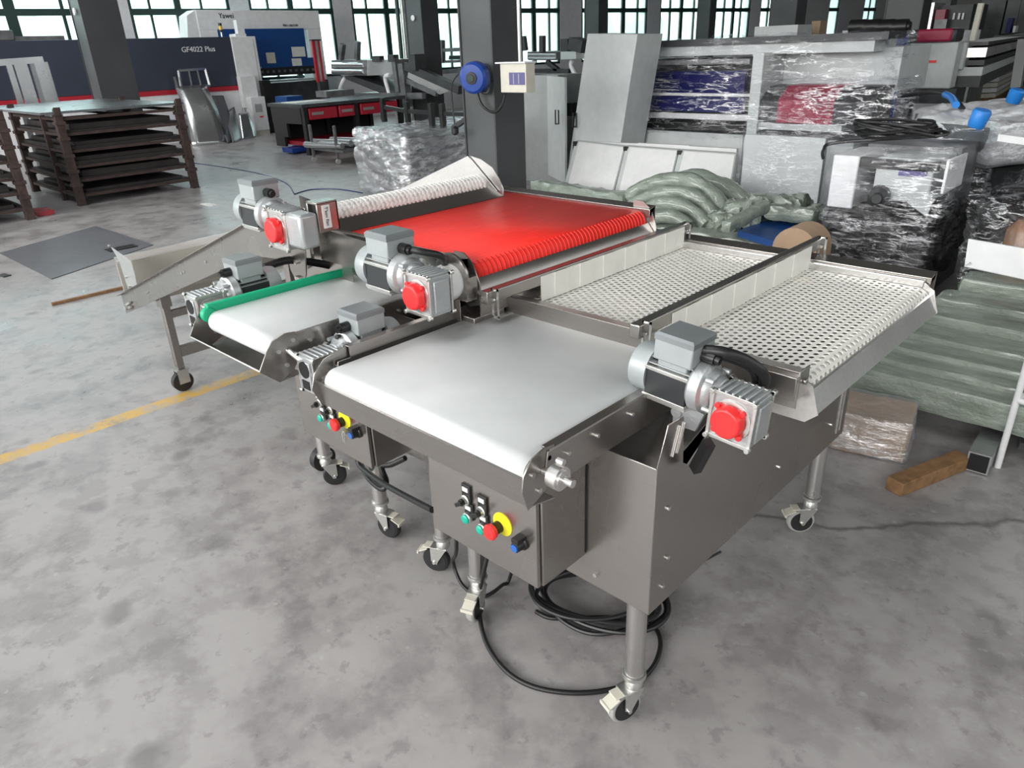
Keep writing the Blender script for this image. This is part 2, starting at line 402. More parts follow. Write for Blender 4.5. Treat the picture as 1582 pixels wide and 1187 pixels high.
struct('wall_far', MB().mm(-24, 7, 50, 50.2, 0, HZ), 'wall_dim', smooth=False)
# window bays on the back wall: (start, end, mullion positions)
BAYS = [(-13.2, -8.9, None), (-8.0, -3.6, None), (-2.9, 2.25, [(-2.2, .05), (-.9, .05), (.42, .22), (1.45, .07)]),
        (2.85, 5.25, [(3.33, .05), (3.98, .15), (4.55, .05)]), (5.75, 8.1, [(6.26, .05), (6.88, .15), (7.48, .05)]),
        (8.66, 11.05, [(9.14, .05), (9.78, .15), (10.4, .05)]), (11.45, 14.0, [(11.95, .05), (12.6, .15), (13.3, .05)]),
        (14.35, 16.45, [(15.32, .16), (16.0, .06)]), (17.45, 20.8, [(18.6, .05), (19.55, .17), (20.3, .06)]),
        (21.5, 24.2, [(22.1, .06), (22.75, .15), (23.5, .06)]), (24.75, 27.1, [(25.4, .06), (26.0, .14), (26.5, .05)]),
        (27.8, 30.0, [(28.4, .06), (29.1, .14)]), (33.1, 34.0, []), (36.2, 37.4, [(36.8, .05)]), (39.5, 41.2, None)]
SILL, TOPZ, TRZ = 1.15, 4.9, 2.80
w = MB(); prev = -16
for a, b, m_ in BAYS:
    wbox(w, prev, a, 0, -.3, 0, HZ); wbox(w, a, b, 0, -.3, 0, SILL); wbox(w, a, b, 0, -.3, TOPZ, HZ); prev = b
wbox(w, prev, 46, 0, -.3, 0, HZ)
struct('wall_back', w, 'wall_paint', smooth=False)
for i, (a, b, ms) in enumerate(BAYS):
    if ms is None: ms = [(a+(b-a)*k/4, .07) for k in (1, 2, 3)]
    fr = MB(); wbox(fr, a, a+.07, -.02, -.12, SILL, TOPZ); wbox(fr, b-.07, b, -.02, -.12, SILL, TOPZ)
    wbox(fr, a, b, -.02, -.12, SILL, SILL+.07); wbox(fr, a, b, -.02, -.12, TOPZ-.07, TOPZ); wbox(fr, a, b, -.01, -.13, TRZ-.07, TRZ+.07)
    for s_, wd in ms: wbox(fr, s_-wd/2, s_+wd/2, -.015, -.12, SILL, TOPZ)
    f = struct('window_%d' % (i+1), fr, 'window_green', smooth=False)
    g = MB(); g.add([wp(a+.05, -.07, SILL+.05), wp(b-.05, -.07, SILL+.05), wp(b-.05, -.07, TOPZ-.05), wp(a+.05, -.07, TOPZ-.05)], [(0, 1, 2, 3)])
    obj('window_pane', g, 'window_pane', f, smooth=False)
# the tree-covered slope outside the windows
sl = MB(); sl.quad(wp(-30, -7, -1), wp(60, -7, -1), wp(60, -26, 9), wp(-30, -26, 9), 130, 40,
    lambda u, v, p: p+V((0, 0, .9*noise.noise(p*.5)+.5*noise.noise(p*1.7)))+WN*noise.noise(p*1.1+V((9, 0, 0))))
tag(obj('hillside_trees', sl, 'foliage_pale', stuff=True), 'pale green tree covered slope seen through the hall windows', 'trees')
bs = MB()
for s_, z_, r_ in ((12.6, 1.8, 1.0), (13.6, 1.5, .9), (19.8, 1.2, 1.3), (20.6, 2.1, 1.0), (22.6, 1.5, 1.1), (23.4, 2.2, .9), (4.0, 1.4, 1.1), (15.7, 1.6, 1.2), (1.9, 2.0, .9)):
    c = wp(s_*1.12-.9, -4.2, z_)
    bs.lumpy(c, (1.6*r_, 1.6*r_, 1.9*r_), (12, 12, 12), .16, 2.2, rnd=1.0)
tag(obj('bushes', bs, 'foliage', stuff=True), 'bright green bushes just outside the hall windows', 'bushes')
sun = bpy.data.lights.new('outdoor_sun', 'SUN'); sun.energy = 0.6; sun.angle = .3; so = bpy.data.objects.new('outdoor_sun', sun); COL.objects.link(so)
so.rotation_euler = V((.25, .1, -1)).to_track_quat('-Z', 'Y').to_euler(); so.location = (-25, 5, 20)

# ------------------------------------------------------------------ columns
def column(loc, w_, yaw, label, disc=None):
    t = thing('steel_column', label, 'column', (loc[0], loc[1], 0), 'columns of the hall')
    a = V((math.cos(yaw), math.sin(yaw), 0)); b = V((-a.y, a.x, 0)); c = V((loc[0], loc[1], 0)); h = w_/2
    m = MB()
    def blk(u0, u1, v0, v1, z0=0, z1=HZ): m.hexa([c+a*u+b*v+V((0, 0, z)) for z in (z0, z1) for u, v in ((u0, v0), (u1, v0), (u1, v1), (u0, v1))])
    blk(-h+.015, h-.015, -h+.015, h-.015); obj('column_core', m, 'column_paint', t)
    m = MB(); blk(-h, -h+.02, -h, h); blk(h-.02, h, -h, h); obj('flange', m, 'column_flange', t, smooth=False)
    m = MB(); blk(-h-.08, h+.08, -h-.08, h+.08, 0, .025); obj('base_plate', m, 'column_flange', t)
    if disc:
        p = c+(-b)*(h+.004)+V((0, 0, disc)) if True else None
        m = MB(); m.cyl(p, p-b*.02, .055, 20); obj('round_plate', m, 'paint_white', t)
    return t, c, a, b
cC = CAM+0*CAM; dC = ray(767, 262); dC.z = 0; dC.normalize(); pC = V((0, 0, 0))+dC*8.6
colC = column((pC.x, pC.y), .48, math.radians(2), 'dark grey hall column carrying the blue reel and the beige box')
dL = ray(181, 157); dL.z = 0; dL.normalize(); pL = dL*15.3
column((pL.x, pL.y), .60, math.radians(-4), 'dark hall column with a round plate behind the rusty rack', 2.5)
for px, D, w_, lab in ((652, 17.5, .50, 'dark hall column between the window bays behind the blue reel'),
                       (921, 25.0, .52, 'dark hall column behind the tall light grey cabinet'),
                       (1091, 30, .50, 'narrow dark hall column seen above the wrapped machine'),
                       (1216, 24, .75, 'wide dark hall column above the right part of the wrapped machine'),
                       (1400, 16.5, .62, 'dark hall column behind the laser machine with the red hood'),
                       (1445, 30, .9, 'distant dark hall column right of the laser machine')):
    d = ray(px, 30); d.z = 0; d.normalize(); column((d.x*D, d.y*D), w_, math.radians(4), lab, 2.35 if px in (652,) else None)

# ------------------------------------------------------------------ parts shared by the conveyors
def gearmotor(parent, O, U, Vd, tilt=0, s=1.0, cap='red_cap', label=None, big=1.0, capv=1, hole=False):
    """O: centre of the gearbox; U: from the gearbox to the fan; Vd: side the cap looks to"""
    U = V(U).normalized(); Vd = V(Vd).normalized(); W = U.cross(Vd)
    if W.z < 0: W = -W
    if tilt:
        U2 = U*math.cos(tilt)+W*math.sin(tilt); W2 = -U*math.sin(tilt)+W*math.cos(tilt); U, W = U2, W2
    O = V(O); P = lambda u, v, w: O+U*u*s+Vd*v*s+W*w*s
    def bx(mb, u0, u1, v0, v1, w0, w1): return mb.hexa([P(u0, v0, w0), P(u1, v0, w0), P(u1, v1, w0), P(u0, v1, w0), P(u0, v0, w1), P(u1, v0, w1), P(u1, v1, w1), P(u0, v1, w1)])
    # motor body: finned barrel, longer than wide
    m = MB(); m.lathe(P(.115, 0, .028), U, [(0, .05*s), (.13*s, .05*s)], 28)
    m2 = MB()
    for k in (-4, 2, 3, 4):
        z = k*.0125; r = math.sqrt(max(.062**2-z*z, 0))
        bx(m2, .115, .24, -r, r, .028+z-.0016, .028+z+.0016)
    g = obj('gearmotor', m, 'fin_black', parent, label=label)
    obj('cooling_fin', m2, 'cast_alloy', g, smooth=False)
    m = MB(); bx(m, .118, .238, .044, .057, -.018, .050); obj('side_plate', m, 'fin_black', g, bevel=.002)
    m = MB(); bx(m, .118, .238, -.057, -.044, -.018, .050); obj('side_plate', m, 'fin_black', g, bevel=.002)
    for q_ in ((-.055, .055, -.036, -.028), (.040, .060, -.028, -.018), (.040, .060, .050, .060)):
        m = MB(); bx(m, .116, .242, q_[0], q_[1], q_[2], q_[3]); obj('rib_rail', m, 'zinc', g, bevel=.001)
    m = MB(); m.lathe(P(.238, 0, .028), U, [(0, .0655*s), (.035*s, .066*s), (.052*s, .062*s), (.060*s, .050*s), (.0605*s, .02*s)], 32)
    obj('fan_cover', m, 'motor_grey', g)
    m = MB(); m.lathe(P(.062, 0, .028), U, [(0, .045*s), (.006*s, .052*s), (.018*s, .055*s), (.024*s, .066*s), (.05*s, .068*s), (.058*s, .060*s)], 32)
    for k in range(4):
        t_ = PI/4+k*PI/2; c_ = P(.064, math.cos(t_)*.056, .028+math.sin(t_)*.056); m.cyl(c_-U*.008*s, c_+U*.012*s, .007*s, 8)
    obj('motor_flange', m, 'cast_alloy', g)
    # terminal box with neck, bevelled lid and screws
    m = MB(); bx(m, .13, .215, -.045, .045, .060, .095)
    q = [(.115, -.054), (.225, -.054), (.225, .054), (.115, .054)]
    m.add([P(u, v, w) for w in (.082, .142) for u, v in q], [(3, 2, 1, 0), (4, 5, 6, 7), (0, 1, 5, 4), (1, 2, 6, 5), (2, 3, 7, 6), (3, 0, 4, 7)])
    obj('terminal_box', m, 'motor_grey', g, bevel=.004*s)
    m = MB(); q2 = [(.114, -.055), (.226, -.055), (.226, .055), (.114, .055)]; q3 = [(.120, -.049), (.220, -.049), (.220, .049), (.120, .049)]
    m.add([P(u, v, .136) for u, v in q2]+[P(u, v, .150) for u, v in q2]+[P(u, v, .156) for u, v in q3],
          [(3, 2, 1, 0), (0, 1, 5, 4), (1, 2, 6, 5), (2, 3, 7, 6), (3, 0, 4, 7), (4, 5, 9, 8), (5, 6, 10, 9), (6, 7, 11, 10), (7, 4, 8, 11), (8, 9, 10, 11)])
    for u, v in ((.12, -.049), (.22, -.049), (.22, .049), (.12, .049)): m.cyl(P(u, v, .146), P(u, v, .152), .004*s, 8)
    obj('box_lid', m, 'motor_grey_dark', g)  # darker grey paints the lid's top as the shaded side of the box
    m = MB(); m.cyl(P(.114, .0, .108), P(.080, .0, .108), .017*s, 12); m.cyl(P(.082, 0, .108), P(.068, 0, .106), .012*s, 10); obj('cable_gland', m, 'black_plastic', g)
    # gearbox: square worm housing with face frame, ribs and corner bolts
    b = big
    m = MB(); bx(m, -.060*b, .052*b, -.040, .040, -.072*b, .052*b)
    for k in range(6): bx(m, -.055*b+k*.018*b, -.048*b+k*.018*b, -.044, .044, .050*b, .060*b)
    m.lathe(P(.045, 0, .028), U, [(0, .036*s), (.022*s, .042*s)], 20)
    bx(m, -.068*b, -.058*b, -.03, .03, -.06*b, .04*b)
    obj('gearbox', m, 'cast_alloy', g, bevel=.003*s)
    m = MB(); f = -1 if capv < 0 else 1
    for sgn in (1, -1):
        m = MB(); y0, y1 = sgn*.040, sgn*.047
        bx(m, -.064*b, .056*b, y0, y1, -.076*b, -.066*b); bx(m, -.064*b, .056*b, y0, y1, .046*b, .056*b)
        bx(m, -.064*b, -.055*b, y0, y1, -.076*b, .056*b); bx(m, .047*b, .056*b, y0, y1, -.076*b, .056*b)
        for uu, ww in ((-.06, -.072), (.052, -.072), (-.06, .052), (.052, .052)): m.cyl(P(uu*b, y0, ww*b), P(uu*b, sgn*.055, ww*b), .007*s, 8)
        m.lathe(P(-.004, y0*.98, -.012), Vd*sgn, [(0, .052*s*b), (.006*s, .052*s*b), (.007*s, .044*s*b)], 24)
        obj('housing_frame', m, 'zinc', g, bevel=.001*s)
    if cap:
        m = MB(); bx(m, -.040*b, .034*b, .045, .052, -.048*b, .026*b)
        m.lathe(P(-.003, .050, -.011), Vd, [(0, .042*s*b), (.022*s, .039*s*b), (.026*s, .035*s*b), (.026*s, .001)], 28)
        for uu, ww in ((-.036, -.044), (.030, -.044), (-.036, .022), (.030, .022)): m.cyl(P(uu*b, .05, ww*b), P(uu*b, .060, ww*b), .008*s, 8)
        obj('shaft_cap', m, cap, g, bevel=.002*s, label='red plastic cap' if cap == 'red_cap' else None)
    m = MB(); e = -1 if cap else 1
    m.cyl(P(-.003, e*.04, -.011), P(-.003, e*.085, -.011), .013*s, 14); m.cyl(P(-.003, -e*.03, -.011), P(-.003, -e*.052, -.011), .024*s, 18)
    obj('output_shaft', m, 'stainless_light' if cap else 'fin_black', g)
    if hole:
        m = MB(); m.cyl(P(-.066*b, 0, .012), P(-.0705*b, 0, .012), .028*s, 24); bx(m, -.0705*b, -.066*b, -.02, .02, -.055, -.025); obj('recess', m, 'inside_black', g)  # black disc and slot paint the shade inside the gearbox holes
    return g, P

def caster_leg(parent, x, y, ztop, ang, r=.027, zc=.155, tread='grey_rubber'):
    m = MB(); m.cyl((x, y, zc), (x, y, ztop), r, 24); leg = obj('leg', m, 'stainless_tube', parent)
    d = V((math.cos(ang), math.sin(ang), 0)); n = V((-d.y, d.x, 0)); c = V((x, y, 0)); wc = c+d*.030+V((0, 0, .050))
    m = MB(); m.lathe((x, y, zc-.012), (0, 0, 1), [(0, r*1.05), (.004, r*1.22), (.014, r*1.22), (.018, r)], 20)
    m.lathe((x, y, zc-.045), (0, 0, 1), [(0, .024), (.012, .026), (.03, .018), (.036, .012)], 16)
    top = c+d*.012+V((0, 0, .108)); m.box(top, (.062, .044, .006), d)
    for sg in (-1, 1):
        o_ = n*sg*.021
        pl = [c-d*.018+V((0, 0, .110)), c+d*.042+V((0, 0, .110)), wc+d*.012+V((0, 0, .004)), wc-d*.008-V((0, 0, .010)), wc-d*.014+V((0, 0, .004))]
        m.add([p+o_ for p in pl]+[p+o_+n*sg*.003 for p in pl], [(0, 1, 2, 3, 4), (9, 8, 7, 6, 5)]+[(i, (i+1) % 5, 5+(i+1) % 5, 5+i) for i in range(5)])
    m.cyl(wc-n*.03, wc+n*.03, .006, 10); obj('caster_fork', m, 'zinc', leg)
    m = MB(); m.lathe(wc-n*.014, n, [(0, .038), (.001, .046), (.006, .050), (.022, .050), (.027, .046), (.028, .038)], 28); obj('caster_wheel', m, tread, leg)
    m = MB(); m.lathe(wc-n*.0165, n, [(0, .010), (.001, .040), (.032, .040), (.033, .010)], 24); obj('wheel_hub', m, 'black_rubber', leg)
    m = MB(); q = wc+d*.045+V((0, 0, .040)); m.box(q, (.040, .040, .004), d+V((0, 0, -.45)), V((0, 0, 1))+d*.45); m.box(q+d*.018-V((0, 0, .010)), (.006, .044, .012), d)
    m.box(q-d*.02+V((0, 0, .016)), (.03, .036, .004), d); obj('brake_pedal', m, 'box_cream', leg, bevel=.001)
    return leg

def control_cabinet(parent, x0, x1, y0, y1, z0, z1, key=True, dz=0.0):
    m = MB(); m.mm(x0, x1, y0+.012, y1, z0, z1); cab = obj('control_cabinet', m, 'stainless', parent, bevel=.003)
    m = MB(); m.mm(x0-.002, x1-.006, y0-.003, y0+.010, z0, z1-.004); obj('cabinet_door', m, 'stainless', cab, bevel=.002)
    W_ = x1-x0
    def fx(px_, pz_): return x0+W_*px_, z0+pz_
    def selector(u, v):
        x, z = fx(u, v); m = MB(); m.box((x+.003, y0-.006, z+.022), (.032, .007, .050), (1, 0, .0)); obj('legend_plate', m, 'black_plastic', cab, bevel=.002)
        m = MB(); m.box((x+.003, y0-.0105, z+.034), (.020, .003, .012)); obj('legend_label', m, 'paper', cab)
        m = MB(); m.lathe((x, y0-.004, z), (0, -1, 0), [(0, .015), (.008, .015), (.010, .012), (.016, .011)], 20); obj('selector_collar', m, 'zinc', cab)
        m = MB(); m.lathe((x, y0-.015, z), (0, -1, 0), [(0, .0105), (.012, .010)], 16); m.bar((x-.012, y0-.030, z-.008), (x+.010, y0-.030, z+.006), .010, .012, (0, -1, 0)); obj('selector_knob', m, 'black_plastic', cab, bevel=.001)
    def lamp(u, v):
        x, z = fx(u, v); m = MB(); m.box((x+.003, y0-.006, z+.020), (.032, .007, .048)); obj('legend_plate', m, 'black_plastic', cab, bevel=.002)
        m = MB(); m.box((x+.003, y0-.0105, z+.031), (.020, .003, .012)); obj('legend_label', m, 'paper', cab)
        m = MB(); m.lathe((x, y0-.004, z), (0, -1, 0), [(0, .015), (.012, .015), (.014, .013)], 20); obj('button_collar', m, 'zinc', cab)
        m = MB(); m.lathe((x, y0-.016, z), (0, -1, 0), [(0, .0125), (.006, .0125), (.009, .009), (.0095, .001)], 20); obj('push_button', m, 'button_green', cab, label='green push button')
    selector(.37, .158+dz); selector(.52, .150+dz); lamp(.385, .108+dz); lamp(.525, .100+dz)
    x, z = fx(.665, .128+dz)
    m = MB(); m.lathe((x+.012, y0-.003, z+.012), (0, -1, 0), [(0, .032), (.002, .032)], 28); obj('warning_ring', m, 'label_yellow', cab, label='round yellow plate behind the stop button')
    m = MB(); m.lathe((x, y0-.005, z), (0, -1, 0), [(0, .016), (.022, .015)], 18); obj('stop_collar', m, 'black_plastic', cab)
    m = MB(); m.lathe((x, y0-.024, z), (0, -1, 0), [(0, .012), (.004, .020), (.014, .0215), (.019, .018), (.021, .001)], 24); obj('emergency_stop', m, 'red_cap', cab, label='red mushroom stop button')
    x, z = fx(.87, .118+dz)
    m = MB(); m.lathe((x, y0-.003, z), (0, -1, 0), [(0, .019), (.006, .019), (.009, .015), (.030, .013)], 22); m.box((x, y0-.018, z+.018), (.022, .030, .012)); obj('dial', m, 'black_plastic', cab, bevel=.001)
    m = MB(); m.lathe((x, y0-.032, z), (0, -1, 0), [(0, .010), (.004, .010)], 18); obj('dial_cap', m, 'button_blue', cab)
    if key:
        x, z = fx(.70, .085+dz); m = MB(); m.cyl((x, y0-.002, z+.012), (x, y0-.016, z+.012), .008, 10); m.box((x-.004, y0-.018, z-.006), (.004, .003, .034)); m.box((x+.006, y0-.018, z-.009), (.003, .003, .030)); obj('hanging_keys', m, 'zinc', cab)
    m = MB(); m.box((x0-.003, y0+.02, z0+.125), (.008, .012, .04)); m.box((x0-.003, y0+.02, z1-.06), (.008, .012, .03)); obj('hinge', m, 'black_plastic', cab)
    m = MB(); m.mm(x1-.0005, x1+.0015, y1-.006, y1-.002, z0+.01, z1); obj('door_gap', m, 'inside_black', cab)
    return cab

def flat_belt(parent, x0, x1, y_roll, y1, z, r, mat='belt_white', name='conveyor_belt'):
    """belt running along Y with its head roller at y_roll"""
    m = MB(); zc = z-r; prof = [(y1, z)]
    prof += [(y_roll-math.sin(a)*r, zc+math.cos(a)*r) for a in [PI*k/14 for k in range(15)]]+[(y1, zc-r)]
    n = len(prof)
    vs = [(x0, y, zz) for y, zz in prof]+[(x1, y, zz) for y, zz in prof]
    m.add(vs, [(i, i+1, n+i+1, n+i) for i in range(n-1)])
    b = obj(name, m, mat, parent, solid=.003)
    m = MB(); m.cyl((x0-.003, y_roll, zc), (x1+.003, y_roll, zc), r-.004, 24); obj('roller', m, 'white_plastic', parent)
    return b

def perf_belt(parent, x0, x1, y0, y1, z, r, pitch=.0262):
    """plastic belt with staggered oval holes, running along X round a roller at x1"""
    m = MB(); rows = int((y1-y0)/pitch); py = (y1-y0)/rows; px_ = pitch*.80
    L = (x1-x0)+PI*r*.62; cols = int(L/px_)
    def mp(u, y):
        s_ = u
        if s_ <= x1-x0: return (x0+s_, y, z)
        a = (s_-(x1-x0))/r; return (x1+math.sin(a)*r, y, z-r+math.cos(a)*r)
    for i in range(cols):
        off = .5 if i % 2 else 0
        for j in range(rows):
            cu = (i+.5)*px_; cy = y0+(j+.5+off*1.0)*py
            hu, hy = px_*.5, py*.5; ru, ry = px_*.34, py*.40
            if off and j == rows-1:   # half cells at the two edges
                for q0, q1 in ((y0, y0+hy), (y1-hy, y1)): m.add([mp(cu-hu, q0), mp(cu+hu, q0), mp(cu+hu, q1), mp(cu-hu, q1)], [(0, 1, 2, 3)])
                continue
            o8 = [(-hu, -hy), (0, -hy), (hu, -hy), (hu, 0), (hu, hy), (0, hy), (-hu, hy), (-hu, 0)]
            i8 = [(-ru*.75, -ry*.75), (0, -ry), (ru*.75, -ry*.75), (ru, 0), (ru*.75, ry*.75), (0, ry), (-ru*.75, ry*.75), (-ru, 0)]
            m.add([mp(cu+a, cy+b) for a, b in o8]+[mp(cu+a, cy+b) for a, b in i8], [(k, (k+1) % 8, 8+(k+1) % 8, 8+k) for k in range(8)])
    return obj('conveyor_belt', m, 'skirt_cream', parent, solid=.003, smooth=False, label='white perforated plastic belt')

def xrail(parent, x0, x1, yo, z, inward, h=.085, fl=.052, name='side_rail'):
    """channel rail along X: outer web, slanting top flange, inner lip"""
    s = inward; t = .003
    m = MB(); pr = [(yo, z-h), (yo, z), (yo+s*fl, z-.010), (yo+s*fl, z-.040), (yo+s*(fl-t), z-.040), (yo+s*(fl-t), z-.010-t), (yo+s*t, z-t), (yo+s*t, z-h)]
    m.prism(pr, 'x', x0, x1); return obj(name, m, 'stainless', parent, bevel=.0015)

def cross_bar(parent, x, y0, y1, z, skirt=True, zb=.958, sy0=None, sy1=None):
    m = MB(); m.mm(x-.016, x+.016, y0, y1, z-.038, z); b = obj('cross_bar', m, 'stainless', parent, bevel=.003)
    for yy, sg in ((y0+.03, -1), (y1-.03, 1)):
        m = MB()
        for dx in (-.011, .011): m.mm(x+.018+dx-.003, x+.018+dx+.003, yy-.002, yy+.002, z-.085, z+.004)
        m.mm(x+.004, x+.032, yy-.002, yy+.002, z-.002, z+.004); m.mm(x+.004, x+.032, yy-.002, yy+.002, z-.088, z-.080)
        obj('slotted_bracket', m, 'stainless_light', b)
        m = MB(); m.cyl((x+.018, yy-.004, z-.028), (x+.018, yy-.012, z-.028), .006, 8); obj('bolt', m, 'zinc', b)
    if skirt:
        n = 13; L = (sy1-sy0)/n
        m = MB()
        for k in range(n): m.mm(x+.017+(.002 if k % 2 else 0), x+.020+(.002 if k % 2 else 0), sy0+k*L-.004, sy0+(k+1)*L+.004, zb+.003, z-.008)
        obj('skirt_strip', m, 'skirt_cream', b, smooth=False, label='cream plastic skirt')
    return b

def end_trough_y(parent, x0, x1, yr, z, tray=False):
    """scraper (or drip tray) under a head roller that looks towards -Y, with shaped end plates"""
    m = MB()
    if tray: pr = [(yr+.04, z-.115), (yr-.030, z-.118), (yr-.082, z-.070), (yr-.080, z-.067), (yr-.029, z-.114), (yr+.04, z-.111)]
    else: pr = [(yr-.036, z-.032), (yr-.041, z-.034), (yr-.030, z-.104), (yr+.05, z-.122), (yr+.05, z-.118), (yr-.026, z-.102)]
    m.prism(pr, 'x', x0, x1); obj('drip_trough', m, 'stainless', parent, smooth=False)
    for x in (x0, x1):
        if x == x0 and not tray: pl = [(yr+.09, z+.036), (yr+.05, z+.036), (yr-.01, z+.022), (yr-.045, z-.010), (yr-.058, z-.050), (yr-.034, z-.108), (yr+.03, z-.085), (yr+.09, z-.05)]
        elif tray: pl = [(yr+.04, z+.012), (yr+.01, z+.016), (yr-.03, z+.004), (yr-.055, z-.024), (yr-.082, z-.068), (yr-.030, z-.118), (yr+.02, z-.095), (yr+.05, z-.05)]
        else: pl = [(yr+.05, z+.012), (yr+.02, z+.016), (yr-.018, z+.008), (yr-.044, z-.022), (yr-.050, z-.058), (yr-.034, z-.108), (yr+.02, z-.085), (yr+.05, z-.05)]
        m = MB(); m.prism(pl, 'x', x-.0015, x+.0015); e = obj('end_plate', m, 'stainless', parent)
        for dy, dz in ((-.018, -.03), (.0, -.075), (.03, -.01)):
            m = MB(); m.cyl((x-.006, yr+dy, z+dz), (x+.006, yr+dy, z+dz), .006, 8); obj('bolt', m, 'zinc', e)

# ------------------------------------------------------------------ nearest machine: perforated belt over a white collecting belt
M1 = thing('sorting_conveyor', 'stainless sorting conveyor with white perforated belt and front control box, nearest machine', 'conveyor', (-1.1, 1.8, 0), 'sorting conveyors in a row')
for lx, ly, zt, an in ((-.80, 1.245, .46, -1.9), (-1.41, 1.245, .60, -1.2), (-.79, 2.37, .50, -2.4), (-1.41, 2.37, .5, -.6)): caster_leg(M1, lx, ly, zt, an)
X1, T = -.745, .003
m = MB(); m.mm(-1.48, X1, 1.21, 1.21+T, .412, .834); m.mm(-1.48, X1, 2.43, 2.43+T, .412, .88); m.mm(-1.48, -1.48+T, 1.21, 2.43, .412, .84); m.mm(-1.48, X1, 1.21, 2.43, .412, .415)
obj('hopper_box', m, 'stainless', M1, bevel=.002)
m = MB(); pl = [(1.21, .412), (2.433, .412), (2.433, .90), (1.56, .90), (1.345, .785), (1.325, .80), (1.315, .925), (1.25, .930), (1.213, .835)]
m.prism(pl, 'x', X1-T, X1+.001); sp = obj('side_panel', m, 'stainless', M1, bevel=.0015)
m = MB(); m.box((X1+.003, 1.285, .875), (.003, .004, .075), (1, 0, 0), (0, .35, 1)); m.box((X1+.003, 1.305, .875), (.003, .004, .075), (1, 0, 0), (0, .35, 1)); obj('adjusting_slot', m, 'stainless_light', sp)
m = MB()
for y_, z_ in ((1.27, .70), (1.28, .55), (1.265, .47), (2.30, .50), (2.34, .66), (1.9, .52)): m.cyl((X1, y_, z_), (X1+.006, y_, z_), .006, 8)
m.cyl((-.905, 1.21, .455), (-.905, 1.200, .455), .006, 8); obj('bolt', m, 'zinc', sp)
m = MB(); m.quad((-1.47, 1.216, .79), (X1-.004, 1.216, .79), (X1-.004, 1.56, .90), (-1.47, 1.56, .90), 1, 1); obj('inner_chute', m, 'stainless', M1, solid=.003)
m = MB(); m.mm(X1-.05, X1+.0035, 2.39, 2.392, .44, .66); m.mm(X1+.001, X1+.004, 2.36, 2.364, .44, .90); obj('seam', m, 'stainless_light', sp)
control_cabinet(M1, -1.325, -.94, 1.03, 1.21, .50, .865, key=False)
# deck
zt = 1.0
xrail(M1, -1.78, -.585, 1.545, zt, 1, .095); xrail(M1, -1.78, -.585, 2.570, zt, -1, .095)
m = MB(); m.mm(-1.75, -.60, 2.500, 2.516, .958, .985); obj('guide_strip', m, 'stainless_light', M1, bevel=.004); m = MB(); m.mm(-1.75, -.60, 1.597, 1.609, .955, .968); obj('guide_strip', m, 'stainless_light', M1, bevel=.004)
m = MB(); m.mm(-.588, -.584, 1.545, 1.598, .93, 1.002); m.mm(-.68, -.585, 1.530, 1.547, .93, .99); m.cyl((-.584, 1.57, .97), (-.576, 1.57, .97), .008, 8); obj('rail_end_cap', m, 'stainless', M1, bevel=.002)
perf_belt(M1, -1.76, -.615, 1.610, 2.500, .958, .037)
m = MB(); m.mm(-1.76, -.66, 1.60, 2.51, .900, .903); obj('return_tray', m, 'black_plastic', M1)  # black sheet added under the belt so its holes look shaded
m = MB(); m.cyl((-.615, 1.60, .921), (-.615, 2.51, .921), .032, 24); obj('roller', m, 'white_plastic', M1)
cross_bar(M1, -.99, 1.465, 2.63, 1.048, True, .958, 1.62, 2.50); cross_bar(M1, -1.495, 1.42, 2.56, 1.050, True, .958, 1.66, 2.50)
m = MB(); pr = [(-.66, .872), (-.597, .938), (-.572, .940), (-.548, .886), (-.551, .884), (-.575, .936), (-.66, .868)]
m.prism(pr, 'y', 1.59, 2.505); obj('discharge_chute', m, 'stainless_light', M1, smooth=False)
for y_ in (1.588, 2.507):
    m = MB(); m.prism([(-.66, .985), (-.60, .975), (-.568, .955), (-.546, .885), (-.575, .858), (-.66, .858)], 'y', y_-.0015, y_+.0015); obj('chute_side', m, 'stainless_light', M1)
# deck supports between the box and the rails
for x_ in (-1.46, -.76):
    m = MB(); m.mm(x_-.002, x_+.002, 1.55, 2.56, .86, .94); obj('deck_support', m, 'stainless', M1)
# collecting conveyor
flat_belt(M1, -1.572, -.862, .935, 1.90, .947, .034)
for x_, n_ in ((-1.592, 'left'), (-.848, 'right')):
    m = MB(); m.prism([(.96, .953), (1.70, .953), (1.70, .865), (.98, .865), (.95, .90)], 'x', x_-.002, x_+.002)
    if n_ == 'left': m.mm(x_-.002, x_+.002, 1.0, 1.62, .95, .984); m.mm(x_-.022, x_, 1.0, 1.62, .981, .984)
    else: m.mm(x_-.026, x_, .97, 1.56, .950, .954)
    fp = obj('frame_plate', m, 'stainless', M1, bevel=.001)
    m = MB()
    for y_ in (1.02, 1.12, 1.25, 1.38): m.cyl((x_-.004, y_, .925), (x_+.010, y_, .925), .005, 8)
    obj('bolt', m, 'zinc', fp)
end_trough_y(M1, -1.602, -.852, .935, .947)
m = MB(); m.cyl((-.85, .95, .912), (-.772, .95, .912), .009, 12); m.cyl((-.825, .95, .912), (-.80, .95, .912), .026, 24); m.cyl((-.80, .95, .912), (-.795, .95, .912), .020, 24); m.cyl((-.825, .965, .940), (-.808, .965, .940), .007, 8)
obj('roller_bearing', m, 'stainless_light', M1)
m = MB(); m.quad((-1.575, 1.60, .968), (-.862, 1.60, .968), (-.862, 1.615, .91), (-1.575, 1.615, .91), 1, 1); obj('inner_baffle', m, 'stainless', M1, solid=.002)
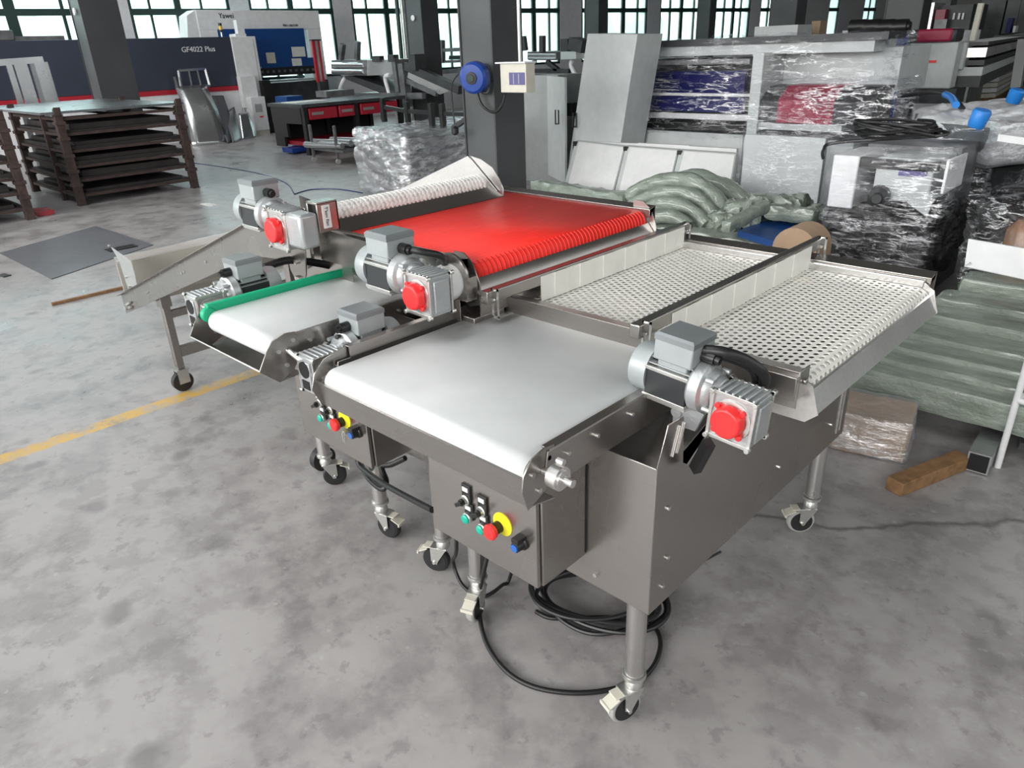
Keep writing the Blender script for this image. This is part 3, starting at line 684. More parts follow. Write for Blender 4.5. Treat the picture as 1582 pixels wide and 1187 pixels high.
# gearmotors of the nearest machine
gearmotor(M1, (-.640, 1.365, .958), (-1, 0, 0), (0, -1, 0), math.radians(4), .90, label='grey gearmotor with red shaft cap at the front rail')
m = MB(); m.prism([(-.80, .87), (-.74, .87), (-.72, .92), (-.80, .94)], 'y', 1.36, 1.372); m.cyl((-.79, 1.355, .905), (-.79, 1.375, .905), .014, 14); obj('motor_bracket', m, 'cast_alloy', M1)
m = MB(); m.bar((-.715, 1.33, .79), (-.675, 1.31, .885), .02, .025); obj('torque_arm', m, 'black_plastic', M1)
m = MB(); m.tube([(-.735, 1.365, 1.075), (-.69, 1.38, 1.075), (-.655, 1.42, 1.05), (-.63, 1.455, 1.01), (-.65, 1.48, .95), (-.70, 1.49, .90)], .013, 10); m.tube([(-.735, 1.38, 1.065), (-.70, 1.40, 1.055), (-.66, 1.45, 1.02), (-.66, 1.49, .96)], .009, 8); obj('motor_cable', m, 'cable_black', M1)
gearmotor(M1, (-1.680, .965, .912), (0, 1, 0), (-1, 0, 0), 0, .86, cap=None, label='grey gearmotor beside the head roller', hole=True)
m = MB(); m.cyl((-1.70, .93, .90), (-1.60, .915, .915), .012, 12); obj('roller_shaft', m, 'stainless_light', M1)
m = MB(); m.tube([(-1.68, 1.02, .985), (-1.69, 1.2, .93), (-1.70, 1.45, .90)], .007, 8); obj('motor_cable', m, 'cable_black', M1)

# ------------------------------------------------------------------ middle machine: red belt over a white belt with green guide
M2 = thing('sorting_conveyor', 'stainless sorting conveyor with flat red belt and green guide strip, middle machine', 'conveyor', (-2.0, 1.8, 0), 'sorting conveyors in a row')
for lx, ly, zt_, an in ((-2.0, 1.30, .55, .25), (-1.655, 1.31, .60, 3.6), (-2.47, 1.36, .60, 1.0), (-1.66, 2.30, .6, -2.2), (-2.3, 2.3, .6, .5)): caster_leg(M2, lx, ly, zt_, an, tread='black_rubber')
m = MB(); m.mm(-2.32, -1.62, 1.31, 1.31+T, .43, .95); m.mm(-1.62-T, -1.62, 1.31, 2.33, .43, 1.0); m.mm(-2.32, -1.62, 2.33, 2.33+T, .43, 1.0); m.mm(-2.32, -2.32+T, 1.31, 2.33, .43, .95); m.mm(-2.32, -1.62, 1.31, 2.33, .43, .433)
m.cyl((-1.94, 1.31, .475), (-1.94, 1.30, .475), .006, 8); obj('hopper_box', m, 'stainless', M2, bevel=.002)
control_cabinet(M2, -2.105, -1.705, 1.10, 1.31, .505, .88, key=True, dz=0)
m = MB(); m.prism([(1.39, .95), (1.39, 1.145), (1.44, 1.135), (1.44, 1.10), (1.437, 1.10), (1.437, 1.132), (1.393, 1.142), (1.393, .95)], 'x', -2.36, -1.57); obj('side_rail', m, 'stainless', M2, bevel=.0015)
xrail(M2, -2.36, -1.545, 2.40, 1.135, -1, .11, .04)
m = MB(); r_ = .040; prof = [(-2.36, 1.115), (-1.60, 1.115)]+[(-1.60+math.sin(a)*r_, 1.075+math.cos(a)*r_) for a in [PI*k/12 for k in range(1, 11)]]
n_ = len(prof); m.add([(x, 1.46, z) for x, z in prof]+[(x, 2.358, z) for x, z in prof], [(i, i+1, n_+i+1, n_+i) for i in range(n_-1)])
rb = obj('conveyor_belt', m, 'belt_red', M2, solid=.005, label='bright red modular belt')
m = MB()
for k in range(46):
    y_ = 1.465+k*.0196
    m.tube([(-1.60+math.sin(a)*(r_+.002), y_, 1.075+math.cos(a)*(r_+.001)) for a in [.35+PI*j/10 for j in range(0, 7)]], .0042, 5, 1)
obj('belt_rib', m, 'belt_red', rb)
m = MB(); m.cyl((-1.60, 1.43, 1.075), (-1.60, 2.37, 1.075), .034, 20); obj('roller', m, 'white_plastic', M2)
m = MB(); m.prism([(-1.560, 1.072), (-1.556, 1.072), (-1.522, 1.03), (-1.519, .965), (-1.523, .965), (-1.526, 1.03)], 'y', 1.43, 2.37); obj('discharge_plate', m, 'stainless', M2)
for y_ in (1.435, 2.375):
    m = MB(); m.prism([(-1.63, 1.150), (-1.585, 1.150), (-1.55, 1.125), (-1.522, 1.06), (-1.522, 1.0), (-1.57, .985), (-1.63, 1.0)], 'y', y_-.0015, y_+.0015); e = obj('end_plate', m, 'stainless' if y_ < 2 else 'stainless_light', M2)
m = MB(); m.mm(-1.61, -1.53, 1.385, 1.43, 1.02, 1.09); obj('corner_bracket', m, 'stainless', M2, solid=.002)
m = MB(); m.lathe((-1.59, 1.325, 1.075), (0, 1, 0), [(0, .012), (.004, .052), (.045, .056), (.06, .05)], 28); obj('shaft_collar', m, 'white_plastic', M2, label='white round collar on the drive shaft')
m = MB(); m.lathe((-1.60, 1.385, 1.085), (0, 1, 0), [(0, .060), (.004, .072), (.012, .072)], 28); m.cyl((-1.585, 1.305, 1.075), (-1.585, 1.37, 1.075), .014, 12); obj('shaft_flange', m, 'stainless', M2)
m = MB(); m.mm(-1.80, -1.60, 1.372, 1.384, .93, 1.04); m.mm(-1.70, -1.52, 1.40, 1.53, .90, .965); obj('motor_bracket', m, 'stainless', M2, bevel=.002)
gearmotor(M2, (-1.552, 1.258, 1.090), (-1, 0, 0), (0, -1, 0), math.radians(1), .92, label='grey gearmotor with red shaft cap below the red belt')
m = MB(); m.tube([(-1.625, 1.262, 1.19), (-1.59, 1.28, 1.185), (-1.57, 1.33, 1.165), (-1.60, 1.37, 1.12)], .010, 10); obj('motor_cable', m, 'cable_black', M2)
# collecting conveyor with the green guide
flat_belt(M2, -2.135, -1.775, .895, 1.75, .998, .032)
for x_ in (-2.165, -1.757):
    m = MB(); m.prism([(.91, 1.003), (1.44, 1.003), (1.44, .91), (.95, .91), (.91, .94)], 'x', x_-.002, x_+.002); fp = obj('frame_plate', m, 'stainless', M2, bevel=.001)
    m = MB()
    for y_ in (.98, 1.1, 1.3, 1.4): m.cyl((x_-.004, y_, .97), (x_+.008, y_, .97), .005, 8)
    obj('bolt', m, 'zinc', fp)
m = MB(); m.hexa([(-2.162, .872, .975), (-2.138, .872, .975), (-2.138, 1.40, .985), (-2.162, 1.40, .985), (-2.162, .872, 1.024), (-2.142, .872, 1.024), (-2.146, 1.40, 1.020), (-2.162, 1.40, 1.020)])
m.cyl((-2.162, .875, .99), (-2.138, .875, .99), .024, 16); obj('guide_strip', m, 'belt_guide_green', M2, bevel=.004, label='green rubber guide strip')
end_trough_y(M2, -2.175, -1.75, .895, .998, True)
m = MB(); m.cyl((-1.755, .905, .965), (-1.70, .915, .94), .008, 12); obj('roller_shaft', m, 'stainless_light', M2)
gearmotor(M2, (-2.275, .93, .978), (0, 1, 0), (-1, 0, 0), 0, .84, cap=None, label='grey gearmotor beside the green guide strip', hole=True)
m = MB(); m.mm(-2.225, -2.175, .88, 1.0, .92, 1.01); obj('motor_bracket', m, 'stainless', M2, bevel=.01)
m = MB(); m.tube([(-2.30, 1.16, 1.05), (-2.29, 1.25, 1.055), (-2.28, 1.36, 1.02), (-2.26, 1.50, .96)], .014, 10); m.tube([(-2.31, 1.16, 1.045), (-2.31, 1.3, 1.04), (-2.29, 1.5, .97)], .010, 8); obj('motor_cable', m, 'cable_black', M2)

# ------------------------------------------------------------------ far machine: inclined feed conveyor
M3 = thing('incline_conveyor', 'stainless inclined feed conveyor with textured white roller, leftmost of the joined machines', 'conveyor', (-3.4, 1.9, 0), 'sorting conveyors in a row')
YN, YF = 1.345, 2.27
def z3(x): return .485+(x+4.45)*.365
m = MB(); m.prism([(-4.47, z3(-4.47)-.115), (-4.47, z3(-4.47)), (-2.74, z3(-2.74)), (-2.45, 1.16), (-2.30, 1.17), (-2.30, 1.02), (-2.74, z3(-2.74)-.13)], 'y', YN-.002, YN+.002)
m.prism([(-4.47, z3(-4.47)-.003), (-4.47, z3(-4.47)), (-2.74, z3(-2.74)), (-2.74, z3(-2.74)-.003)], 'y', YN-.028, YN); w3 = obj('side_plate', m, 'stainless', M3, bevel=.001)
m = MB()
for x_, dz in ((-4.05, -.06), (-4.02, -.06), (-3.50, -.055), (-3.47, -.055), (-3.2, -.06)): m.cyl((x_, YN-.008, z3(x_)+dz), (x_, YN, z3(x_)+dz), .006, 8)
m.box((-4.36, YN-.012, z3(-4.36)-.07), (.09, .012, .012), (1, 0, .4)); m.box((-4.36, YN-.012, z3(-4.36)-.095), (.09, .012, .012), (1, 0, .4)); m.cyl((-4.38, YN-.03, z3(-4.4)-.08), (-4.38, YN, z3(-4.4)-.08), .016, 10)
obj('belt_tensioner', m, 'zinc', w3)
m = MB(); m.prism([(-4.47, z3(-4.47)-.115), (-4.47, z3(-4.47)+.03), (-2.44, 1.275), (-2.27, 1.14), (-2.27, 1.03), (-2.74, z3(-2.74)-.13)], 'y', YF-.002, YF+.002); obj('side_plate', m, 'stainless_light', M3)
m = MB(); m.quad((-4.42, YN+.02, z3(-4.42)-.035), (-2.52, YN+.02, z3(-2.52)-.035), (-2.52, YF-.02, z3(-2.52)-.035), (-4.42, YF-.02, z3(-4.42)-.035), 1, 1); obj('conveyor_belt', m, 'belt_cream', M3, solid=.004, label='cream inclined belt')
m = MB(); m.hexa([(-4.49, YN+.02, .655), (-4.48, YN+.02, .655), (-4.48, YF, .665), (-4.49, YF, .665), (-4.50, YN+.02, .690), (-4.49, YN+.02, .690), (-4.49, YF, .705), (-4.50, YF, .705)]); obj('tail_wall', m, 'stainless', M3)
m = MB(); m.hexa([(-4.47, YN+.02, .40), (-4.463, YN+.02, .40), (-4.463, YF, .40), (-4.47, YF, .40), (-4.485, YN+.02, .655), (-4.478, YN+.02, .655), (-4.478, YF, .665), (-4.485, YF, .665)]); obj('hopper_liner', m, 'belt_cream', M3)
m = MB(); g_ = [at(x, y, Y=YN+.02) for x, y in ((172, 382), (203, 404), (209, 425), (212, 440), (198, 446), (190, 420), (184, 402))]; m.prism([(p.x, p.z) for p in g_], 'y', YN+.018, YN+.022); tg = obj('tail_guard', m, 'stainless_light', M3)
m = MB()
for x_, z_ in ((-4.50, .76), (-4.42, .68), (-4.36, .60), (-4.34, .55)): m.cyl((x_, YN+.008, z_), (x_, YN+.018, z_), .007, 8)
obj('bolt', m, 'zinc', tg)
m = MB(); n = 40; pr = [(.0, .036)]
m.cyl((-2.33, YN+.09, 1.165), (-2.33, YF-.04, 1.165), .042, 32); obj('head_roller', m, 'belt_modular_white', M3, label='white roller wrapped in textured modular belt')
m = MB()
for k in range(38):
    y_ = YN+.10+k*.0208
    for j in range(16):
        a = 2*PI*j/16+(k % 2)*PI/16; c_ = V((-2.33+math.cos(a)*.042, y_, 1.165+math.sin(a)*.042)); m.box(c_, (.017, .008, .008), V((-math.sin(a), .35 if k % 2 else -.35, math.cos(a))), V((math.cos(a), 0, math.sin(a))))
obj('belt_tooth', m, 'white_plastic', M3, smooth=False, stuff=True)
m = MB(); m.quad((-2.292, YN+.08, 1.165), (-2.24, YN+.05, 1.118), (-2.24, YF+.01, 1.118), (-2.292, YF-.03, 1.165), 1, 1); obj('discharge_plate', m, 'stainless', M3, solid=.003)
m = MB(); pl = [(-2.44, 1.275), (-2.37, 1.265), (-2.30, 1.235), (-2.26, 1.19), (-2.24, 1.15), (-2.24, 1.118), (-2.30, 1.118), (-2.40, 1.14)]
m.prism(pl, 'y', YF+.008, YF+.011); obj('end_plate', m, 'stainless_light', M3)
m = MB(); pl = [(-2.40, 1.245), (-2.32, 1.235), (-2.26, 1.20), (-2.225, 1.14), (-2.225, 1.08), (-2.36, 1.08), (-2.40, 1.16)]
m.prism(pl, 'y', YN+.045, YN+.048); obj('end_plate', m, 'stainless', M3)
gearmotor(M3, (-2.275, 1.255, 1.180), (-1, 0, 0), (0, -1, 0), math.radians(1), .90, big=1.12, label='grey gearmotor with red shaft cap at the top of the incline')
m = MB(); m.mm(-2.215, -2.12, 1.215, 1.285, 1.12, 1.235); obj('reducer_housing', m, 'cast_alloy', M3, bevel=.012)
# hollow guard box with name plate
m = MB()
for a, b_ in (((-2.185, 1.27), (-2.177, 1.27)), ((-2.128, 1.27), (-2.120, 1.27))): m.mm(a[0], b_[0], 1.285, 1.365, 1.165, 1.262)
m.mm(-2.185, -2.120, 1.285, 1.365, 1.256, 1.264); m.mm(-2.185, -2.120, 1.357, 1.365, 1.165, 1.262); gb = obj('chain_guard', m, 'stainless', M3, bevel=.002)
m = MB(); m.mm(-2.177, -2.128, 1.30, 1.356, 1.165, 1.255); obj('guard_opening', m, 'inside_black', gb)  # solid black block painting the shade inside the hollow guard
m = MB(); m.mm(-2.120, -2.117, 1.303, 1.332, 1.178, 1.253); npl = obj('name_plate', m, 'paper', gb)
text_part('plate_lettering', 'T\'kov flan', .016, 'black_plastic', gb, (-2.1165, 1.312, 1.248), (0, 0, -1), (0, 1, 0), .0006)
m = MB(); m.prism([(-2.33, 1.10), (-2.20, 1.10), (-2.22, 1.01), (-2.25, .97), (-2.29, .97), (-2.32, 1.01)], 'y', 1.265, 1.270); ta = obj('torque_plate', m, 'stainless', M3, bevel=.001)
m = MB()
for x_, z_ in ((-2.265, 1.05), (-2.262, .99), (-2.275, .99)): m.cyl((x_, 1.255, z_), (x_, 1.265, z_), .009, 8)
obj('bolt', m, 'zinc', ta)
m = MB(); m.prism([(-2.22, 1.05), (-2.22, 1.162), (-1.86, 1.150), (-1.86, 1.05)], 'y', 1.335, 1.338); obj('link_plate', m, 'stainless', M3)
m = MB(); m.mm(-2.10, -2.04, 1.336, 1.340, .88, 1.06); obj('link_post', m, 'stainless', M3)
m = MB(); m.cyl((-2.24, 1.42, 1.02), (-2.60, 1.42, .99), .014, 10); m.bar((-2.20, 1.42, 1.05), (-2.55, 1.42, .90), .02, .03); obj('under_brace', m, 'stainless', M3)
for yy in (1.39, 2.29):
    m = MB(); m.mm(-3.985, -3.945, yy-.02, yy+.02, .135, .575); lg = obj('leg', m, 'stainless', M3, bevel=.003)
    m = MB(); m.mm(-4.00, -3.93, yy-.028, yy+.028, .50, .60); m.cyl((-3.975, yy-.04, .55), (-3.975, yy+.03, .55), .014, 10); obj('leg_clamp', m, 'stainless', lg, bevel=.002)
    c_ = V((-3.965, yy, 0)); m = MB(); m.box(c_+V((0, 0, .13)), (.07, .07, .008)); m.mm(c_.x-.028, c_.x-.024, yy-.03, yy+.03, .05, .13); m.mm(c_.x+.024, c_.x+.028, yy-.03, yy+.03, .05, .13); obj('caster_fork', m, 'zinc', lg)
    m = MB(); m.lathe(c_+V((-.02, -.005, .058)), (1, 0, 0), [(0, .045), (.003, .057), (.037, .057), (.04, .045)], 26); obj('caster_wheel', m, 'black_rubber', lg)
m = MB(); m.mm(-3.98, -3.95, 1.41, 2.27, .20, .26); m.mm(-3.98, -3.95, 1.41, 2.27, .43, .47); obj('leg_brace', m, 'stainless', M3, bevel=.002)
for yy in (1.42, 2.2):
    m = MB(); m.mm(-2.62, -2.58, yy-.02, yy+.02, .14, .98); lg = obj('leg', m, 'stainless', M3)
    m = MB(); m.lathe((-2.62, yy, .058), (1, 0, 0), [(0, .045), (.003, .057), (.037, .057), (.04, .045)], 22); obj('caster_wheel', m, 'black_rubber', lg)

# ------------------------------------------------------------------ cables of the front machines
def cable(name, pts, r, label, cat='cable', group=None, mat='cable_black', n=10):
    m = MB(); m.tube(pts, r, n, 8); return solo(name, m, mat, label, cat, group)
g0 = lambda x, y, z=.008: at(x, y, Z=z)
cable('power_cable', [V((-1.33, 1.33, .55)), g0(748, 880, .20), g0(740, 930, .05), g0(748, 985), g0(775, 1030), g0(815, 1058), g0(870, 1070), g0(930, 1068), g0(985, 1052), g0(1012, 1025), g0(1020, 990), g0(1005, 965), g0(960, 955), g0(890, 955), g0(850, 955), g0(828, 945)],
      .0075, 'long black cable looping across the floor in front of the cable coil')
pts = []
random.seed(3)
for k in range(66):
    a = k*.60; rx, ry = .20+.035*math.sin(k*.37), .13+.03*math.cos(k*.53); c_ = V((-1.13, 1.52, 0))
    pts.append(c_+V((math.cos(a)*rx*.9+math.sin(a)*ry*.4, math.sin(a)*ry*1.2, .012+.0011*k+.006*math.sin(k*1.3))))
cable('cable_coil', pts, .0075, 'heap of coiled black cable on the floor under the nearest machine', n=8)
cable('supply_cable', [V((-1.62, 1.34, .55)), g0(705, 838, .25), g0(700, 868, .08), g0(715, 905, .01), g0(745, 922, .01), g0(775, 905, .02), g0(790, 885, .05), V((-1.30, 1.40, .50))], .0065, 'thin black cable drooping to the floor beside the left front leg')
m = MB(); a0 = V((-1.93, 1.32, .50)); b0 = V((-1.34, 1.12, .56))
m.tube([V((-1.99, 1.25, .50)), at(553, 712, Y=1.24), at(572, 733, Y=1.22), at(600, 752, Y=1.19), at(635, 771, Y=1.15), at(668, 788, Y=1.10)], .010, 10)
solo('link_cable', m, 'cable_black', 'thick black cable running from the middle control box to the nearest control box', 'cable')
m = MB(); m.tube([at(556, 715, Y=1.28), at(570, 740, Y=1.24), at(590, 756, Y=1.22), at(597, 745, Y=1.24), at(590, 722, Y=1.27), at(605, 718, Y=1.28), at(626, 708, Y=1.30)], .010, 10)
solo('link_cable', m, 'cable_black', 'short looped black cable hanging behind the middle control box', 'cable')
solo('rod', MB().tube([g0(1062, 882, .01), g0(1085, 868, .012), g0(1113, 853, .008)], .005, 6, 2), 'dark_machine', 'thin dark rod lying on the floor beside the nearest machine', 'rod')

# ------------------------------------------------------------------ left: rusty racks, sheets
def rack(x0, x1, y0, y1, h, levels, label):
    t = thing('steel_rack', label, 'rack', ((x0+x1)/2, (y0+y1)/2, 0), 'rusty sheet racks')
    for x in (x0, x1):
        for y in (y0, y1):
            m = MB(); m.mm(x-.05, x+.05, y-.045, y+.045, 0, h); m.box((x+(.03 if x > x0 else -.03), y, h+.03), (.07, .08, .10), (1, 0, .5)); m.mm(x-.06, x+.06, y-.05, y+.05, 0, .012)
            for z in levels[1:]: m.mm(x-.065, x+.065, y-.06, y+.06, z-.085, z-.045)
            obj('leg', m, 'rust', t)
    m = MB(); m.mm((x0+x1)/2+.3, (x0+x1)/2+.37, y0-.03, y0+.03, 0, h); obj('leg', m, 'rust', t)
    for i, z in enumerate(levels):
        m = MB(); m.mm(x0, x1, y0-.02, y0+.02, z-.035, z); m.mm(x0, x1, y1-.02, y1+.02, z-.035, z); m.mm(x0-.02, x0+.02, y0, y1, z-.035, z); m.mm(x1-.02, x1+.02, y0, y1, z-.035, z)
        m.mm(x0+.02, x1-.02, (y0+y1)/2-.02, (y0+y1)/2+.02, z-.03, z-.005)
        s = obj('shelf_frame', m, 'rust', t, smooth=False)
        if i < 5:
            m = MB(); m.mm(x0+.01, x1-.02, y0+.02, y1-.02, z+.001, z+(.012, .02, .05, .045, .03)[i]); obj('stored_sheet', m, 'rust_dark', s, smooth=False)
            m = MB(); m.mm(x0+.1, x1-.06, y0+.12, y1-.12, z+(.014, .022, .052, .047, .032)[i], z+(.05, .10, .10, .09, .10)[i]); obj('stored_stack', m, 'rust_dark', s, smooth=False)
    return t
LV = [.14, .33, .505, .70, .91, 1.10]
rack(-12.9, -10.93, 3.11, 4.66, 1.13, LV, 'dark rusty steel rack of stacked shelves in front of the navy machine')
rack(-12.4, -10.5, .75, 2.38, 1.16, LV, 'dark rusty steel rack at the left edge of the hall')
solo('steel_sheet', MB().mm(-14.0, -10.9, 2.92, 4.74, 1.145, 1.175), 'top_sheet', 'large shiny grey steel sheet lying on top of the rusty rack', 'steel sheet')
m = MB(); m.lumpy(at(64, 327, Z=.03), (.34, .20, .06), (8, 4, 3), .025, 6); solo('red_scrap', m, 'drawer_red', 'small crumpled red scrap on the floor beside the rack leg', 'scrap')
fs = [at(0, 376, Z=0), at(148, 350, Z=0), at(237, 379, Z=0), at(80, 432, Z=0)]; fs[0] = fs[3]+(fs[1]-fs[2])
m = MB(); m.add([p+V((0, 0, z)) for z in (.002, .006) for p in fs], [(3, 2, 1, 0), (4, 5, 6, 7), (0, 1, 5, 4), (1, 2, 6, 5), (2, 3, 7, 6), (3, 0, 4, 7)])
solo('floor_sheet', m, 'dark_sheet', 'dark steel sheet lying flat on the floor left of the inclined conveyor', 'steel sheet', smooth=False)
solo('offcut', MB().mm(-7.95, -7.80, 2.35, 2.62, .007, .013), 'black_plastic', 'small black offcut lying on the dark floor sheet', 'offcut', smooth=False)
solo('offcut', MB().bar(at(0, 427, Z=.006), at(12, 424, Z=.006), .12, .008), 'dark_machine', 'small dark offcut on the floor at the left edge', 'offcut', smooth=False)
m = MB(); m.bar(at(80, 470, Z=.012), at(196, 443, Z=.012), .03, .02); solo('wood_strip', m, 'wood', 'thin wooden strip on the floor left of the inclined conveyor tail', 'strip')
m = MB(); m.tube([at(300, 252, Z=.008), at(345, 258, Z=.008), at(400, 268, Z=.008), at(440, 282, Z=.008), at(455, 300, Z=.008)], .008, 6); solo('floor_cable', m, 'deep_blue', 'thin dark blue cable lying across the floor behind the incline gearmotor', 'cable')
m = MB(); m.tube([at(455, 300, Z=.008), at(480, 293, Z=.008), at(520, 292, Z=.008), at(560, 298, Z=.008)], .007, 6); solo('floor_cable', m, 'deep_blue', 'short dark cable on the floor left of the wrapped conveyor', 'cable')
m = MB(); p0 = at(323, 316, Z=.003); m.lumpy(p0, (.30, .10, .006), (8, 3, 1), .012, 7); solo('paper_scrap', m, 'paper', 'torn strip of white paper on the floor left of the incline gearmotor', 'paper')
# upright bright profiles behind the racks
t = thing('profile_stand', 'stand of bright upright steel channels behind the left rack', 'stand', (-15.2, 3.6, 0))
XX = -15.3
m = MB(); a_, b_ = at(-4, 97, X=XX), at(66, 92, X=XX); m.bar(a_, b_, .08, .10); obj('top_bar', m, 'bright_sheet', t, smooth=False)
for xa, xb, w_, mt in ((12, 30, .09, 'bright_sheet'), (30, 50, .20, 'bright_sheet'), (48, 62, .07, 'steel_sheet_grey'), (62, 84, .22, 'bright_sheet')):
    a_ = at(xa, 96, X=XX); b_ = at(xb, 157, X=XX); b_.z = 0.0; b_.y = a_.y+.02; m = MB(); m.bar(a_, b_, w_, .05, (1, 0, 0)); obj('channel', m, mt, t, smooth=False)

# ------------------------------------------------------------------ navy laser machine with lettering
t = thing('laser_machine', 'long navy and white laser machine with a red stripe along the back wall', 'machine', (-18.0, 5, 0))
XF = -17.6
m = MB(); m.mm(-18.3, XF, -1.5, 9.06, 1.12, 2.17); obj('upper_housing', m, 'machine_navy', t, smooth=False, bevel=.01)
m = MB(); m.mm(-18.3, XF+.01, -1.5, 9.04, 1.02, 1.12); obj('stripe', m, 'machine_red', t, smooth=False, label='red stripe')
m = MB(); m.mm(-18.3, XF, -1.5, 9.04, .0, 1.02); obj('lower_housing', m, 'paint_white', t, smooth=False)
m = MB(); m.mm(-18.3, XF+.03, 9.06, 9.68, .05, 2.17); e = obj('end_housing', m, 'paint_white', t, bevel=.01)
m = MB(); m.mm(XF+.03, XF+.20, 9.02, 9.42, .62, 1.32); obj('side_box', m, 'paint_white', e, bevel=.01)
m = MB(); m.mm(XF+.032, XF+.036, 9.60, 9.612, .1, 2.1); obj('panel_gap', m, 'paint_grey', e)
m = MB(); m.mm(-18.2, -17.75, -1, 4.7, 2.17, 2.36); m.mm(-18.2, -17.8, -1, 3.9, 2.36, 2.56); obj('roof_duct', m, 'mid_machine', t, bevel=.02)
m = MB(); m.mm(-18.0, -17.8, 4.7, 5.6, 2.17, 2.25); obj('roof_duct', m, 'mid_machine', t)
p_ = at(281, 80, X=XF+.01); text_part('lettering', 'GF4022 Plus', .155, 'paint_white', t, (XF+.005, p_.y, p_.z-.01), (0, 1, 0), (0, 0, 1), .004)
t = thing('signal_lamp', 'small stacked signal lamp with yellow light on top of the navy machine', 'lamp', (-17.7, 8.75, 2.17))
p_ = at(343, 56, X=-17.7)
for k, (z0_, z1_, mt) in enumerate(((2.17, 2.27, 'zinc'), (2.27, 2.32, 'black_plastic'), (2.32, 2.40, 'lamp_amber'), (2.40, 2.46, 'black_plastic'))):
    m = MB(); m.cyl((-17.7, p_.y, z0_), (-17.7, p_.y, z1_), .02 if k == 0 else .04, 12); obj(('pole', 'lamp_base', 'lamp_lens', 'lamp_cap')[k], m, mt, t)
p_ = at(366, 50, X=-17.7); m = MB(); m.mm(-17.9, -17.6, p_.y-.10, p_.y+.17, 2.17, 2.23); m.mm(-17.75, -17.6, p_.y-.02, p_.y+.15, 2.23, 2.52); solo('screen_housing', m, 'paint_white', 'pale control screen housing on top of the end of the navy machine', 'control panel')
# small electrical cabinet and leaning sheets in front of it
t = thing('electrical_cabinet', 'small white electrical cabinet with grey vent beside the navy machine', 'cabinet', (-17.2, 9.6, 0))
c0 = at(388, 160, X=-17.2); c1 = at(410, 157, X=-17.2)
m = MB(); m.mm(-17.5, -17.2, c0.y, c1.y, .10, .86); obj('body', m, 'paint_white', t, bevel=.01)
m = MB(); m.mm(-17.2, -17.19, c0.y+.08, c1.y-.12, .52, .70); obj('vent', m, 'paint_grey', t)
m = MB(); m.mm(-17.2, -17.188, c0.y+.16, c1.y-.12, .40, .43); obj('red_label', m, 'red_cap', t)
m = MB(); m.mm(-17.48, -17.22, c0.y, c1.y, 0, .10); obj('plinth', m, 'box_cream', t)
def leaner(name, px, mat, label, Xp, cat='steel sheet', thick=.02, curve=0.0, grp=None):
    """sheet leaning towards the machine; px = bottom-left, bottom-right, top-right, top-left pixels"""
    b0, b1 = at(*px[0], Z=0), at(*px[1], Z=0); t1, t0 = at(*px[2], X=Xp), at(*px[3], X=Xp)
    def fn(u, v, p): return p+V((curve*math.sin(v*PI), 0, 0))
    m = MB(); m.quad(b0, b1, t1, t0, 4, 14, fn); return solo(name, m, mat, label, cat, grp, solid=thick)
leaner('leaning_sheet', ((297, 226), (352, 221), (318, 132), (270, 134)), 'bright_sheet', 'curved shiny steel sheet leaning in front of the navy machine', -17.35, curve=.12)
leaner('leaning_sheet', ((352, 222), (368, 217), (345, 148), (327, 148)), 'dark_sheet', 'dark grey steel sheet leaning right of the curved shiny sheet', -17.45)
leaner('leaning_sheet', ((360, 221), (374, 216), (362, 165), (346, 175)), 'steel_sheet_grey', 'small grey steel offcut sheet leaning next to the dark sheet', -17.2)
leaner('leaning_sheet', ((375, 216), (397, 212), (384, 174), (368, 176)), 'bright_sheet', 'mottled bright steel sheet leaning under the white end of the navy machine', -17.1)
def frame_px(mb, pts, X=None, Y=None, r=.02, closed=True):
    q = [at(x, y, X=X, Y=Y) for x, y in pts]
    for i in range(len(q) if closed else len(q)-1): mb.bar(q[i], q[(i+1) % len(q)], r, r, (.3, .2, 1))
    return mb
m = MB(); frame_px(m, [(276, 109), (317, 106), (324, 132), (280, 135)], X=-17.40, r=.045); m.bar(at(291, 108, X=-17.4), at(296, 133, X=-17.4), .03, .03); m.bar(at(304, 107, X=-17.4), at(310, 132, X=-17.4), .03, .03)
m.bar(at(269, 119, X=-17.4), at(299, 225, X=-16.95), .05, .05); solo('wire_frame', m, 'bright_sheet', 'steel frame with small square openings above the curved leaning sheet', 'frame')
m = MB(); m.bar(at(283, 184, X=-16.9), at(300, 228, X=-16.75), .10, .05, (1, 0, 0)); m.bar(at(291, 182, X=-16.9), at(309, 226, X=-16.75), .04, .05, (1, 0, 0))
for yy in (183, 198, 215, 227): m.bar(at(283+(yy-184)*.39, yy, X=-16.85), at(293+(yy-184)*.39, yy-1, X=-16.85), .05, .05)
solo('step_frame', m, 'bright_sheet', 'short steel ladder frame leaning at the left foot of the curved sheet', 'frame')

# ------------------------------------------------------------------ press brake
t = thing('press_brake', 'white and blue press brake machine standing against the windows', 'machine', (-18.9, 10.6, 0))
XP = -18.45
yl, yr_ = at(302, 16, X=XP).y, at(492, 17, X=XP).y; zt_ = 2.77
m = MB(); m.hexa([(XP, yl, 2.34), (XP, yr_, 2.34), (XP-.45, yr_, 2.34), (XP-.45, yl, 2.34), (XP, yl, zt_), (XP, yr_, zt_), (XP-.45, yr_, zt_), (XP-.45, yl, zt_)])
m.mm(XP-.45, XP, yr_-.42, yr_, .2, 2.34); m.mm(XP-.45, XP, yl, yl+.45, .2, 2.34); obj('frame', m, 'paint_white', t, bevel=.01)
m = MB(); m.prism([(yl-.30, 2.2), (yl, 2.2), (yl, zt_), (yl-.22, zt_-.12)], 'x', XP-.45, XP-.02); obj('side_cover', m, 'paint_white', t)
yb = at(337, 48, X=XP).y; ye = at(468, 46, X=XP).y
